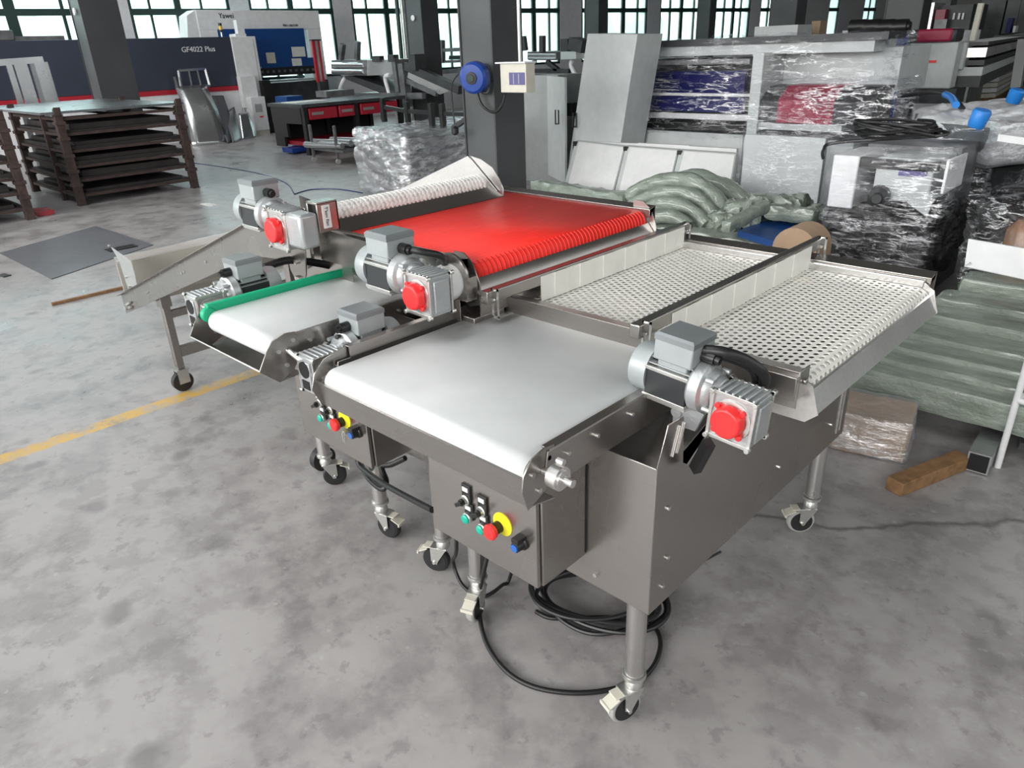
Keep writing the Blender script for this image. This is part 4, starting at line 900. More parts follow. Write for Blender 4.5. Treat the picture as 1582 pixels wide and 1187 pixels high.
m = MB(); m.mm(XP-.2, XP+.04, yb, ye, 1.50, 2.36); m.mm(XP-.1, XP+.06, at(400, 90, X=XP).y, at(494, 90, X=XP).y, 1.44, 1.66); ram = obj('ram', m, 'machine_blue', t)
m = MB(); m.mm(XP-.05, XP+.08, at(396, 100, X=XP).y, at(494, 100, X=XP).y, 1.27, 1.46); tl = obj('upper_tools', m, 'black_plastic', t)
m = MB()
for k in range(11): y_ = at(402+k*8.8, 105, X=XP).y; m.mm(XP+.08, XP+.09, y_-.04, y_+.03, 1.34, 1.40)
obj('tool_clamp', m, 'mid_machine', tl, stuff=True)
m = MB(); m.mm(XP-.05, XP+.10, at(398, 100, X=XP).y, at(496, 100, X=XP).y, 1.12, 1.17); obj('lower_die', m, 'bright_sheet', t)
m = MB(); m.mm(XP-.2, XP+.02, at(400, 100, X=XP).y, yr_, .25, 1.10); obj('bed', m, 'dark_machine', t)
for nm, (xa, ya, xb, yb_), mt in (('notice', (413, 81, 424, 98), 'box_cream'), ('notice', (452, 72, 470, 88), 'paper'), ('notice', (452, 90, 465, 102), 'paper')):
    a_ = at(xa, yb_, X=XP+.06); b_ = at(xb, ya, X=XP+.06); m = MB(); m.mm(XP+.062, XP+.068, a_.y, b_.y, a_.z, b_.z); obj(nm, m, mt, t)
p_ = at(338, 28, X=XP); text_part('logo', 'Yawei', .16, 'black_plastic', t, (XP+.005, p_.y, p_.z), (0, 1, 0), (0, 0, 1), .003)
p_ = at(437, 41, X=XP); text_part('model_lettering', 'PBH-160/3100', .075, 'black_plastic', t, (XP+.005, p_.y, p_.z), (0, 1, 0), (0, 0, 1), .003)
m = MB(); m.prism([(at(396, 110, X=-17.6).y, 1.2), (at(408, 110, X=-17.6).y, 1.2), (at(440, 205, X=-17.6).y, 0), (at(412, 205, X=-17.6).y, 0)], 'x', -17.62, -17.4); solo('guard_panel', m, 'black_plastic', 'black slanting guard panel between the navy machine and the press brake', 'panel')

# ------------------------------------------------------------------ workbench, jack, trolley
t = thing('workbench', 'black workbench with red drawers left of the wrapped conveyor', 'workbench', (-13.1, 8.8, 0))
bx0, by0 = -12.55, 7.62
m = MB(); m.mm(-13.75, bx0+.03, by0-.03, 10.0, .84, .90); obj('worktop', m, 'dark_machine', t)
m = MB(); m.mm(-13.7, -12.65, by0, by0+.05, .55, .84); m.mm(-13.6, -13.2, by0, by0+.05, .30, .55); m.mm(-13.6, -13.35, by0, by0+.05, .12, .30); obj('end_panel', m, 'black_plastic', t)
for y_ in (by0+.05, 8.8, 9.9):
    m = MB(); m.mm(-12.65, bx0, y_-.04, y_+.04, 0, .84); m.mm(-13.7, -13.6, y_-.04, y_+.04, .12, .84); obj('leg', m, 'black_plastic', t)
for y0_, y1_ in ((by0+.12, 8.35), (8.4, 8.75), (8.9, 9.8)):
    m = MB(); m.mm(-13.2, bx0+.01, y0_, y1_, .62, .82); d_ = obj('drawer', m, 'drawer_red', t, bevel=.01)
    m = MB(); m.mm(bx0+.012, bx0+.02, y0_+.05, y0_+.30, .70, .75); obj('drawer_label', m, 'zinc', d_)
m = MB(); m.mm(-13.6, bx0-.02, by0+.1, 9.8, .15, .22); obj('lower_shelf', m, 'drawer_red', t, smooth=False)
m = MB(); m.mm(-13.7, -13.65, by0+.1, 9.9, .2, .8); obj('back_panel', m, 'inside_black', t)
m = MB(); m.mm(-13.5, -13.0, 7.75, 8.5, .901, .909); solo('paper_sheet', m, 'paper', 'white paper sheets on the black workbench', 'paper')
p_ = at(497, 145, Z=.90)
t = thing('post_jack', 'red and grey upright jack standing on the workbench', 'jack', (p_.x, p_.y, .9))
zt_ = (at(495, 63, X=p_.x)).z
for dx, mt in ((-.07, 'machine_red'), (.0, 'zinc'), (.06, 'machine_red')):
    m = MB(); m.mm(p_.x+.01, p_.x+.06, p_.y+dx-.03, p_.y+dx+.03, 1.15, zt_); obj('mast', m, mt, t)
m = MB(); m.mm(p_.x-.02, p_.x+.08, p_.y-.12, p_.y+.12, zt_, zt_+.03); obj('jack_head', m, 'dark_machine', t); m = MB(); m.mm(p_.x-.02, p_.x+.08, p_.y-.07, p_.y+.09, .9, 1.16); obj('jack_foot', m, 'dark_machine', t)
p_ = at(502, 142, Z=1.0); m = MB(); m.mm(p_.x-.2, p_.x+.2, p_.y-.1, p_.y+.6, .90, 1.02); solo('vise', m, 'mid_machine', 'grey clamping device on the workbench behind the red jack', 'tool')
c_ = at(455, 234, Z=.04); m = MB(); m.lumpy(c_+V((-.05, .25, .03)), (.4, .75, .09), (5, 8, 3), .02, 5); solo('blue_tray', m, 'reel_blue', 'flat blue tray on the floor under the workbench end', 'tray')
m = MB(); a_ = at(441, 160, X=-15.5); m.mm(-16.0, -15.5, a_.y+.05, a_.y+.45, .0, .90); solo('blue_crate', m, 'machine_blue', 'blue crate behind the black guard panel', 'crate')
t = thing('roller_trolley', 'low steel trolley carrying bright steel tubes in front of the workbench', 'trolley', (-11.3, 7.6, 0))
for (x_, y_) in ((-11.72, 7.2), (-11.05, 7.25), (-11.5, 8.3), (-10.8, 8.2)):
    m = MB(); m.mm(x_-.02, x_+.02, y_-.02, y_+.02, .08, .42 if y_ > 8 else .62); lg = obj('leg', m, 'mid_machine', t)
    m = MB(); m.cyl((x_-.015, y_, .045), (x_+.015, y_, .045), .045, 14); obj('caster_wheel', m, 'grey_rubber', lg)
m = MB(); m.mm(-11.75, -10.8, 7.2, 8.3, .20, .24); obj('deck', m, 'mid_machine', t)
for k in range(5):
    m = MB(); m.cyl((-11.85+.03*k, 7.15+k*.16, .29+.035*(k % 2)), (-10.95+.03*k, 7.3+k*.16, .29+.035*(k % 2)), .055, 14); obj('steel_tube', m, 'bright_sheet', t)

# ------------------------------------------------------------------ raised transfer conveyors (two alike) and clutter by the windows
def raised_conveyor(off, sc, label):
    Yp = 10.5*sc
    A = lambda x, y: at(x, y, Y=Yp)
    t = thing('raised_conveyor', label, 'conveyor', (A(560, 100).x, Yp, 0), 'raised conveyors by the windows')
    return t, A
t, A = raised_conveyor(0, 1, 'raised grey steel conveyor with white curved legs behind the workbench')
m = MB(); m.hexa([A(512, 115), A(567, 117), A(567, 117)+V((0, .8, 0)), A(512, 115)+V((0, .8, 0)), A(512, 93), A(567, 93), A(567, 93)+V((0, .8, 0)), A(512, 93)+V((0, .8, 0))]); obj('roller_frame', m, 'mid_machine', t, smooth=False)
for yy in (100, 110):
    m = MB(); m.cyl(A(516, yy)-V((0, .03, 0)), A(564, yy)-V((0, .03, 0)), .055, 14); obj('roller', m, 'bright_sheet', t)
m = MB(); m.hexa([A(567, 117), A(607, 115), A(607, 115)+V((0, .9, 0)), A(567, 117)+V((0, .9, 0)), A(567, 93), A(610, 92), A(610, 92)+V((0, .9, 0)), A(567, 93)+V((0, .9, 0))]); obj('drive_housing', m, 'stainless_light', t, smooth=False)
m = MB(); m.hexa([A(524, 118), A(545, 118), A(625, 145), A(590, 145)]+[p+V((0, .7, 0)) for p in (A(524, 118), A(545, 118), A(625, 145), A(590, 145))]); obj('under_frame', m, 'dark_machine', t, smooth=False)
m = MB(); m.bar(A(610, 90), A(617, 142), .12, .12); m.bar(A(622, 98), A(630, 165), .16, .16); obj('support_post', m, 'mid_machine', t)
m = MB(); m.bar(A(628, 102), A(712, 139), .14, .16); obj('incline_rail', m, 'dark_machine', t)
m = MB(); m.quad(A(632, 108), A(700, 138), A(680, 146), A(630, 120), 1, 1); obj('incline_plate', m, 'stainless_light', t, solid=.03)
m = MB(); m.bar(A(630, 125), A(675, 145), .08, .1); obj('lower_rail', m, 'mid_machine', t)
for pts in ([(533, 120), (525, 140), (527, 175), (535, 197), (545, 205)], [(602, 116), (595, 120), (600, 140), (608, 165), (614, 183)]):
    m = MB(); q = [A(*p) for p in pts]; q.append(V((q[-1].x, q[-1].y, 0))); m.tube(q, .045, 8, 4); obj('leg', m, 'paint_white', t)
m = MB(); m.bar(A(520, 148), A(655, 148), .10, .12); m.bar(A(556, 150), A(558, 185), .08, .08); m.bar(A(590, 150), A(592, 185), .08, .08); m.quad(A(540, 145), A(650, 146), A(650, 146)+V((0, 1.2, .0)), A(540, 145)+V((0, 1.2, 0)), 1, 1); obj('bench_frame', m, 'mid_machine', t)
for (xa, ya, xb, yb_) in ((527, 92, 530, 68), (552, 92, 553, 64)):
    m = MB(); m.bar(A(xa, ya), A(xb, yb_), .10, .10); obj('upright_stub', m, 'mid_machine', t)
for a__, b__, w__ in (((578, 91), (590, 91), .12), ((603, 90), (612, 90), .14), ((640, 96), (650, 96), .3)):
    m = MB(); m.bar(A(*a__), A(*b__), w__, w__); obj('top_fitting', m, 'dark_machine', t)
t = thing('raised_conveyor', 'raised grey steel conveyor beyond the beige box on the column', 'conveyor', (-11, 15, 0), 'raised conveyors by the windows')
A = lambda x, y: at(x, y, Y=14.5)
m = MB(); m.hexa([A(815, 92), A(866, 92), A(866, 92)+V((0, 1, 0)), A(815, 92)+V((0, 1, 0)), A(815, 80), A(866, 80), A(866, 80)+V((0, 1, 0)), A(815, 80)+V((0, 1, 0))]); obj('roller_frame', m, 'dark_machine', t, smooth=False)
for yy in (84, 90): m = MB(); m.cyl(A(819, yy)-V((0, .04, 0)), A(862, yy)-V((0, .04, 0)), .045, 12); obj('roller', m, 'bright_sheet', t)
m = MB(); m.hexa([A(866, 92), A(890, 91), A(890, 91)+V((0, 1, 0)), A(866, 92)+V((0, 1, 0)), A(866, 80), A(890, 79), A(890, 79)+V((0, 1, 0)), A(866, 80)+V((0, 1, 0))]); obj('drive_housing', m, 'stainless_light', t, smooth=False)
for pts in ([(826, 95), (815, 115)], [(884, 94), (882, 102), (890, 125)]):
    m = MB(); q = [A(*p) for p in pts]; q.append(V((q[-1].x, q[-1].y, 0))); m.tube(q, .05, 8, 3); obj('leg', m, 'paint_white', t)
m = MB(); m.bar(A(820, 109), A(880, 110), .10, .10); m.bar(A(845, 95), A(862, 108), .1, .1); m.mm(A(870, 110).x-.3, A(870, 110).x+.4, 14.6, 15.6, .2, 1.05); obj('under_frame', m, 'dark_machine', t)
for a__, b__, w__ in (((838, 80), (838, 55), .12), ((876, 79), (876, 60), .22), ((895, 79), (898, 60), .4), ((812, 78), (809, 56), .10)):
    m = MB(); m.bar(A(*a__), A(*b__), w__, w__); obj('top_fitting', m, 'dark_machine', t)
# small gear between the reel and the windows
t = thing('work_table', 'grey steel table with parts behind the blue reel', 'table', (-12.5, 13.6, 0))
A = lambda x, y: at(x, y, Y=13.0)
m = MB(); m.hexa([A(672, 98), A(724, 96), A(724, 96)+V((0, .7, 0)), A(672, 98)+V((0, .7, 0)), A(672, 94), A(724, 92), A(724, 92)+V((0, .7, 0)), A(672, 94)+V((0, .7, 0))]); obj('table_top', m, 'mid_machine', t, smooth=False)
m = MB(); m.bar(A(684, 96), A(683, 62), .10, .10); m.bar(A(672, 78), A(724, 76), .08, .08); m.bar(A(672, 112), A(722, 108), .1, .1); obj('upright', m, 'mid_machine', t)
for px in (676, 718): a_ = A(px, 97); m = MB(); m.mm(a_.x-.04, a_.x+.04, a_.y, a_.y+.08, 0, a_.z); obj('leg', m, 'mid_machine', t)
m = MB(); m.hexa([A(693, 92), A(712, 92), A(712, 92)+V((0, .3, 0)), A(693, 92)+V((0, .3, 0)), A(694, 86), A(710, 86), A(710, 86)+V((0, .3, 0)), A(694, 86)+V((0, .3, 0))]); obj('green_motor', m, 'window_green', t)
# pipes in front of the windows left of the second column
m = MB(); 
for i, px in enumerate((618, 625)):
    a_ = at(px, 60, X=-15.5); m = MB(); m.cyl((-15.5, a_.y, 0), (-15.5, a_.y, HZ-.01), .05, 10)
    solo('wall_pipe', m, 'zinc' if i else 'window_green', ('dark green' if not i else 'grey')+' vertical pipe beside the column with the round plate', 'pipe')

# ------------------------------------------------------------------ reel, box and cable on the middle column
b_ = V((math.cos(math.radians(2)), math.sin(math.radians(2)), 0)); n_ = V((b_.y, -b_.x, 0))   # n_: towards -Y face
cc = V((pC.x, pC.y, 0)); h_ = .24
face = cc+n_*h_
q = at(734, 122, Y=face.y-.10)
t = thing('cable_reel', 'blue round cable reel hung on the grey hall column', 'cable reel', (q.x, q.y, q.z))
ax = V((.35, -1, -.05)).normalized(); q2 = at(733, 120, Y=face.y-.16)
m = MB(); m.lathe(q2+ax*.0, -ax, [(-.07, .05), (-.065, .13), (-.04, .155), (.05, .158), (.065, .13), (.07, .05)], 30); obj('drum', m, 'reel_blue', t)
m = MB(); m.lathe(q2+ax*.068, ax, [(0, .062), (.012, .060), (.014, .01)], 22); obj('hub_plate', m, 'black_plastic', t)
m = MB(); m.lathe(q2+ax*.083, ax, [(0, .036), (.006, .034)], 18); obj('hub_badge', m, 'window_green', t)
p_ = at(755, 122, Y=face.y-.02); m = MB(); m.tube([p_+V((-.05, -.06, .13)), p_+V((.01, -.02, .12)), p_+V((.02, -.01, 0)), p_+V((.01, -.02, -.12)), p_+V((-.05, -.06, -.13))], .018, 8); m.cyl(p_+V((-.1, -.04, .0)), p_+V((.02, 0, 0)), .03, 10); obj('bracket', m, 'dark_machine', t)
m = MB(); q3 = q2+V((-.17, 0, .06)); m.box(q3, (.09, .07, .07)); obj('cable_outlet', m, 'black_plastic', t)
e_ = at(703, 203, Y=q3.y)
m = MB(); m.tube([q3+V((-.03, 0, 0)), V((e_.x-.01, q3.y, q3.z-.15)), V((e_.x, q3.y, e_.z+.08))], .008, 8); m.lathe((e_.x, q3.y, e_.z-.04), (0, 0, 1), [(0, .02), (.02, .04), (.07, .04), (.10, .015)], 14); obj('hanging_cord', m, 'cable_black', t)
fx = cc+V((h_, 0, 0))
bq = at(772, 118, Y=face.y-.01)
t = thing('power_box', 'beige electrical box with a violet display on the grey hall column', 'electrical box', (-5.9, 5.9, 1.3))
w0, w1 = at(774, 143, Y=face.y-.14), at(812, 98, Y=face.y-.14)
m = MB(); m.mm(w0.x, w1.x, face.y-.14, face.y-.005, w0.z, w1.z); obj('box_body', m, 'box_cream', t, bevel=.006)
m = MB(); m.mm(w0.x-.05, w1.x+.01, face.y-.16, face.y, w1.z+.002, w1.z+.016); obj('top_plate', m, 'paint_white', t)
d0, d1 = at(787, 131, Y=face.y-.145), at(810, 112, Y=face.y-.145)
m = MB(); m.mm(d0.x, d1.x, face.y-.147, face.y-.14, d0.z, d1.z); obj('display_window', m, 'display_violet', t)
for px in (793, 801): a_ = at(px, 121, Y=face.y-.15); m = MB(); m.mm(a_.x-.006, a_.x+.006, face.y-.149, face.y-.147, d0.z+.01, d1.z-.01); obj('breaker_switch', m, 'paint_grey', t)
F2 = lambda x, y: at(x, y, Y=face.y-.06)
m = MB(); m.tube([F2(737, 142), F2(743, 160), F2(756, 172), F2(768, 172), F2(777, 160), F2(780, 146)], .014, 8); solo('loop_cable', m, 'cable_black', 'black cable hanging in a loop between the blue reel and the beige box', 'cable')
m = MB(); a_ = at(802, 50, Y=face.y+.05); m.cyl((a_.x, a_.y, w1.z+.016), (a_.x, a_.y, HZ-.01), .018, 8); solo('conduit', m, 'zinc', 'grey conduit rising from the beige box along the column', 'conduit')

# ------------------------------------------------------------------ film wrapped conveyor with black uprights
t = thing('wrapped_conveyor', 'low conveyor wrapped in shiny clear film behind the textured white roller', 'wrapped machine', (-7.7, 6.6, 0))
m = MB(); m.mm(-8.35, -7.35, 5.85, 7.6, .30, .72); m.mm(-8.25, -7.45, 5.95, 7.5, .05, .30); obj('conveyor_body', m, 'mid_machine', t, bevel=.02)
m = MB(); m.mm(-7.36, -7.33, 5.95, 7.4, .55, .60); obj('side_rail', m, 'machine_navy', t)
m = MB(); m.lumpy((-7.85, 5.98, .45), (.8, .25, .5), (8, 4, 8), .08, 5); obj('drive_unit', m, 'dark_machine', t)
m = MB(); m.lumpy((-7.85, 6.70, .42), (1.12, 1.90, .80), (36, 54, 30), .035, 5, rnd=.2, seed=3, aniso=(1, 1, 2.5)); obj('film_wrap', m, 'film_white', t)
m = MB(); m.lumpy((-7.85, 6.25, .38), (.98, .7, .70), (22, 20, 20), .05, 7, rnd=.3, seed=9); obj('film_fold', m, 'film_clear', t)
for k, (px, py0, py1) in enumerate(((594, 186, 151), (631, 190, 157), (668, 195, 159), (685, 196, 160), (726, 200, 160))):
    b0 = at(px, py0, Z=.82); b1 = at(px, py1, X=b0.x); m = MB(); m.mm(b0.x-.03, b0.x+.03, b0.y-.03, b0.y+.03, .80, b1.z); obj('upright', m, 'black_plastic', t, smooth=False)
    if k == 0: l0 = V((b0.x, b0.y, b1.z-.10))
    l1 = V((b0.x, b0.y, b1.z-.12))
    if k in (1, 2, 4): m = MB(); m.bar(l0, l1, .03, .05); obj('cross_rail', m, 'black_plastic', t); 
    if k != 2: l0 = l1
m = MB(); m.bar(at(700, 198, Z=.85), at(727, 180, Z=1.0), .05, .05); obj('brace', m, 'dark_machine', t)

# ------------------------------------------------------------------ grey cabinets
def pbox(x, y, Yp, depth, name, mat, parent, **k):
    """box whose front lies in the plane Y = Yp between two pixels"""
    xm = (x[0]+x[1])/2; a_, b__ = at(x[0], (y[0]+y[1])/2, Y=Yp), at(x[1], (y[0]+y[1])/2, Y=Yp); m = MB(); m.mm(a_.x, b__.x, Yp, Yp+depth, max(at(xm, y[1], Y=Yp).z, 0.0), at(xm, y[0], Y=Yp).z); return obj(name, m, mat, parent, **k)
t = thing('machine_cabinet', 'grey open cabinet door panels right of the hall column', 'cabinet', (-6.6, 7.6, 0))
Yc = 7.7
A = lambda x, y: at(x, y, Y=Yc)
def ground(p): return V((p.x, p.y, 0))
a0, a1 = A(806, 118), A(862, 116)
m = MB(); m.hexa([ground(a0), ground(a1), ground(a1)+V((0, .6, 0)), ground(a0)+V((0, .6, 0)), a0, a1, a1+V((0, .6, 0)), a0+V((0, .6, 0))]); obj('body', m, 'paint_grey', t, smooth=False)
b0, b1 = A(848, 117), at(874, 116, Y=Yc-.45); b1.z = b0.z
m = MB(); m.hexa([ground(b0)+V((0, -.04, .12)), ground(b1)+V((0, -.02, .12)), ground(b1)+V((0, .02, .12)), ground(b0)+V((0, 0, .12)), b0+V((0, -.04, 0)), b1+V((0, -.02, 0)), b1+V((0, .02, 0)), b0]); dr = obj('door', m, 'paint_lightgrey', t, smooth=False)  # lighter grey than the body, painting this door as the lit side
h0 = at(867, 180, Y=Yc-.42)
def handle(p, parent, w_=.05, h_=.16):
    m = MB(); m.tube([p+V((-w_/2, 0, -h_/2)), p+V((-w_/2, -.03, -h_/2)), p+V((-w_/2, -.03, h_/2)), p+V((w_/2, -.03, h_/2)), p+V((w_/2, -.03, -h_/2)), p+V((-w_/2, -.03, -h_/2))], .010, 6, 1); return obj('handle', m, 'black_plastic', parent)
handle(h0+V((0, -.05, 0)), dr)
t = thing('machine_cabinet', 'tall light grey cabinet left of the film wrapped machine', 'cabinet', (-5.6, 7.4, 0))
Yt = 7.35
A = lambda x, y: at(x, y, Y=Yt)
tl_, tr_, bl, br = A(908, 52), A(985, 53), A(872, 300), A(946, 300)
for p in (bl, br): p.z = 0
m = MB(); d_ = V((0, .5, 0)); m.hexa([bl, br, br+d_, bl+d_, tl_, tr_, tr_+d_, tl_+d_]); cb = obj('body', m, 'paint_lightgrey', t, smooth=False)
handle(A(891, 185)+V((0, -.01, 0)), cb)
m = MB(); m.mm(A(872, 170).x-.05, A(880, 170).x, Yt+.05, Yt+.15, A(876, 180).z, A(876, 160).z); obj('latch_motor', m, 'black_plastic', t)

# ------------------------------------------------------------------ big film wrapped machine
t = thing('wrapped_machine', 'large grey machine with blue and crimson sections wrapped in clear film', 'wrapped machine', (-4.2, 8.0, 0))
YB = 7.92
pbox((932, 1142), (203, 345), YB, .06, 'base', 'paint_lightgrey', t, smooth=False)
pbox((934, 1140), (206, 345), YB+.07, 1.0, 'base_interior', 'dark_machine', t, smooth=False)  # dark block put in for the shade under the tray
pbox((932, 958), (95, 205), YB, 1.2, 'left_post', 'paint_lightgrey', t, smooth=False)
pbox((1158, 1174), (82, 215), YB-.02, .5, 'middle_post', 'paint_lightgrey', t, smooth=False)
pbox((940, 1165), (90, 206), YB+.55, .2, 'inner_wall', 'dark_machine', t, smooth=False)
pbox((985, 1350), (68, 84), YB+.2, .6, 'top_beam', 'paint_lightgrey', t, smooth=False)
pbox((1005, 1372), (56, 67), YB+.15, .5, 'top_slot', 'dark_machine', t, smooth=False)
pbox((958, 1158), (93, 100), YB+.1, .06, 'upper_lip', 'mid_machine', t, smooth=False)
pbox((958, 1160), (175, 184), YB+.20, .05, 'tray', 'paint_white', t, bevel=.01)
pbox((968, 1148), (148, 172), YB+.28, .05, 'blue_panel', 'deep_blue', t, smooth=False, label='dark blue panel')
pbox((1010, 1150), (110, 146), YB+.45, .08, 'blue_panel', 'deep_blue', t, smooth=False)
pbox((958, 1158), (144, 148), YB+.22, .04, 'ledge', 'paint_white', t)
m = MB(); pr = []
a_ = at(1158, 130, Y=YB+.3)
pbox((1174, 1390), (75, 140), YB+.5, .9, 'right_housing', 'paint_lightgrey', t, smooth=False)
x0_, x1_ = at(1172, 160, Y=YB).x, at(1352, 160, Y=YB).x; zA, zB, zC = at(1200, 132, Y=YB+.25).z, at(1200, 155, Y=YB+.02).z, at(1200, 190, Y=YB).z
def hood(xa, xb, name, mat, e=0.0):
    m = MB(); m.prism([(YB+.5, zA+e), (YB+.2-e, zA+e), (YB+.0-e, zB+e), (YB+.0-e, zC), (YB+.5, zC)], 'x', xa, xb); return obj(name, m, mat, t, bevel=.01)
hood(x0_, x1_, 'hood', 'dark_machine'); xr0, xr1 = at(1202, 160, Y=YB).x, at(1289, 160, Y=YB).x; hood(xr0, xr1, 'hood_centre', 'crimson', .006)
pbox((1165, 1300), (192, 202), YB, .5, 'shelf_band', 'paint_lightgrey', t, smooth=False)
pbox((1172, 1298), (202, 214), YB+.08, .4, 'gap', 'dark_machine', t, smooth=False)
pbox((1142, 1310), (214, 345), YB+.02, 1.0, 'lower_housing', 'paint_lightgrey', t, smooth=False)
def film(c, s, div, amp, sc, mat, seed=0, rnd=.15, name='film_wrap', parent=None, an=(1, 1, 1)):
    m = MB(); m.lumpy(c, s, div, amp, sc, rnd=rnd, seed=seed, aniso=an); return obj(name, m, mat, parent)
fa, fb = at(938, 205, Y=YB), at(1388, 56, Y=YB+.3)
film(((fa.x+fb.x)/2, YB+.55, (fa.z+fb.z)/2+.02), (fb.x-fa.x, 1.25, fb.z-fa.z+.05), (70, 22, 30), .05, 3.5, 'film_clear', 2, .25, parent=t, an=(.6, 1, 1.6))
fa, fb = at(1165, 215, Y=YB-.05), at(1400, 125, Y=YB-.05)
film(((fa.x+fb.x)/2, YB+.25, (fa.z+fb.z)/2), (fb.x-fa.x, .66, fb.z-fa.z), (40, 14, 24), .045, 4.5, 'film_clear', 5, .3, 'film_fold', t)
# foam faced panels leaning on the base
for k, (q4, lab) in enumerate(((((870, 292), (948, 296), (966, 227), (889, 218)), 'leftmost'), (((950, 296), (1031, 303), (1048, 232), (967, 226)), 'middle'), (((1032, 303), (1126, 310), (1137, 238), (1050, 232)), 'rightmost'))):
    t2 = thing('foam_board', 'white foam faced panel leaning against the wrapped machine, %s of the three' % lab, 'panel', (-4.5, 6.9, 0), 'white panels leaning in a row')
    tl_, tr_ = at(*q4[3], Y=7.2), at(*q4[2], Y=7.2); bl, br = at(*q4[0], Y=6.85), at(*q4[1], Y=6.85)
    d1, d2 = (bl-tl_), (br-tr_); bl = tl_+d1*(tl_.z-.02)/(tl_.z-bl.z); br = tr_+d2*(tr_.z-.02)/(tr_.z-br.z)
    off = V((0, .05, .008)); m = MB(); m.add([bl, br, tr_, tl_, bl+off, br+off, tr_+off, tl_+off], [(0, 1, 2, 3), (7, 6, 5, 4), (0, 4, 5, 1), (1, 5, 6, 2), (2, 6, 7, 3), (3, 7, 4, 0)]); obj('panel_frame', m, 'paint_lightgrey', t2, smooth=False)
    u_ = (br-bl); w_ = (tl_-bl); f_ = V((0, -.012, 0)); m = MB(); m.add([bl+u_*.09+f_, br-u_*.01+f_, tr_-u_*.01-w_*.01+f_, tl_+u_*.09-w_*.01+f_, bl+u_*.09, br-u_*.01, tr_-u_*.01, tl_+u_*.09], [(0, 1, 2, 3), (0, 4, 5, 1), (1, 5, 6, 2), (2, 6, 7, 3), (3, 7, 4, 0)]); obj('foam_sheet', m, 'foam_white', t2, smooth=False)
    m = MB(); m.box(tl_+u_*.02+V((0, -.02, -.05)), (.05, .03, .10)); obj('corner_pad', m, 'black_plastic', t2)
for k, (xa, xb, yy) in enumerate(((895, 985, 218), (985, 1065, 221), (1065, 1138, 226))):
    a_, c_ = at(xa, yy, Y=7.3), at(xb, yy+4, Y=7.3); m = MB(); m.hexa([V((a_.x, 7.3, 0.02)), V((c_.x, 7.3, .02)), V((c_.x, 7.34, .02)), V((a_.x, 7.34, .02)), a_, c_, c_+V((0, .05, 0)), a_+V((0, .05, 0))])
    solo('rear_panel', m, 'foam_white', 'white panel standing behind the %s leaning foam panel' % ('left', 'middle', 'right')[k], 'panel', 'panels behind the leaning row')
# wrapped pale board
t = thing('wrapped_board', 'pale board wrapped in film standing right of the white foam panels', 'wrapped panel', (-3.0, 6.9, 0))
a_, c_ = at(1141, 320, Y=6.8), at(1276, 214, Y=6.8)
m = MB(); m.mm(a_.x, c_.x, 6.8, 6.86, .02, c_.z); obj('board', m, 'paint_lightgrey', t)
film(((a_.x+c_.x)/2, 6.80, c_.z/2+.03), (c_.x-a_.x+.05, .13, c_.z), (26, 3, 26), .018, 7, 'film_thin', 3, parent=t)

# ------------------------------------------------------------------ green wrapped ducts and bars behind the perforated belt
def arc_px(pts, r, name, label, Yp, grp, flat=True):
    q = [at(x, y, Y=Yp+dy) for x, y, dy in pts]
    m = MB(); m.tube(q, lambda s: r*(1+.08*math.sin(s*23)), 12, 7)
    m.v = [p+noise.noise_vector(p*9)*.012 for p in m.v]
    return solo(name, m, 'green_wrap', label, 'wrapped duct', grp)
arcs = [([(975, 305, .1), (1000, 288, .1), (1050, 279, .1), (1090, 292, .05), (1118, 325, 0)], .075, 'outermost arched duct wrapped in green film behind the perforated belt'),
        ([(1000, 300, .5), (1060, 275, .5), (1110, 285, .45), (1150, 312, .4), (1165, 330, .4)], .08, 'arched green wrapped duct farthest from the red belt'),
        ([(972, 322, -.1), (1005, 303, -.1), (1050, 298, -.1), (1085, 312, -.1), (1105, 340, -.15)], .065, 'second arched green wrapped duct, inside the outermost one'),
        ([(975, 338, -.25), (1010, 318, -.25), (1045, 316, -.25), (1075, 330, -.25), (1092, 350, -.3)], .06, 'third arched green wrapped duct, nested under the second'),
        ([(985, 352, -.4), (1015, 336, -.4), (1045, 336, -.4), (1065, 350, -.4)], .055, 'innermost small arched green wrapped duct')]
for pts, r, lab in arcs: arc_px(pts, r, 'wrapped_duct', lab, 5.7, 'green wrapped arched ducts')
for k, (x_, y_, s_) in enumerate(((1125, 340, .16), (1150, 330, .18), (1095, 352, .14), (1175, 320, .15), (1215, 322, .17), (1245, 335, .16))):
    c_ = at(x_, y_, Y=5.5+.08*k); m = MB(); m.lumpy(c_, (s_*1.7, s_*1.6, s_*1.1), (14, 12, 10), .05, 11, rnd=.6, seed=k*5.1)
    solo('crumpled_wrap', m, 'green_wrap', 'crumpled bundle of green wrapping film, %s' % ('at the foot of the arched ducts', 'right of the arched ducts', 'in front of the innermost arched duct', 'left of the blue sheet', 'above the blue sheet', 'above the round cardboard')[k], 'wrapping', 'crumpled green wraps')
q0, q1 = at(828, 285, Y=6.2), at(972, 308, Y=5.8); m = MB(); m.lumpy((q0+q1)/2, ((q1-q0).length, .16, .11), (26, 5, 4), .018, 9, U=q1-q0, rnd=.3); solo('wrapped_bar', m, 'green_wrap', 'green wrapped bar lying behind the far rail of the red belt', 'wrapped bar')
q0, q1 = at(1120, 352, Y=5.0), at(1185, 318, Y=5.4); m = MB(); m.lumpy((q0+q1)/2, ((q1-q0).length, .09, .09), (14, 4, 4), .012, 9, U=q1-q0, rnd=.5); solo('wrapped_bar', m, 'green_wrap', 'short green wrapped bar slanting up left of the blue sheet', 'wrapped bar')
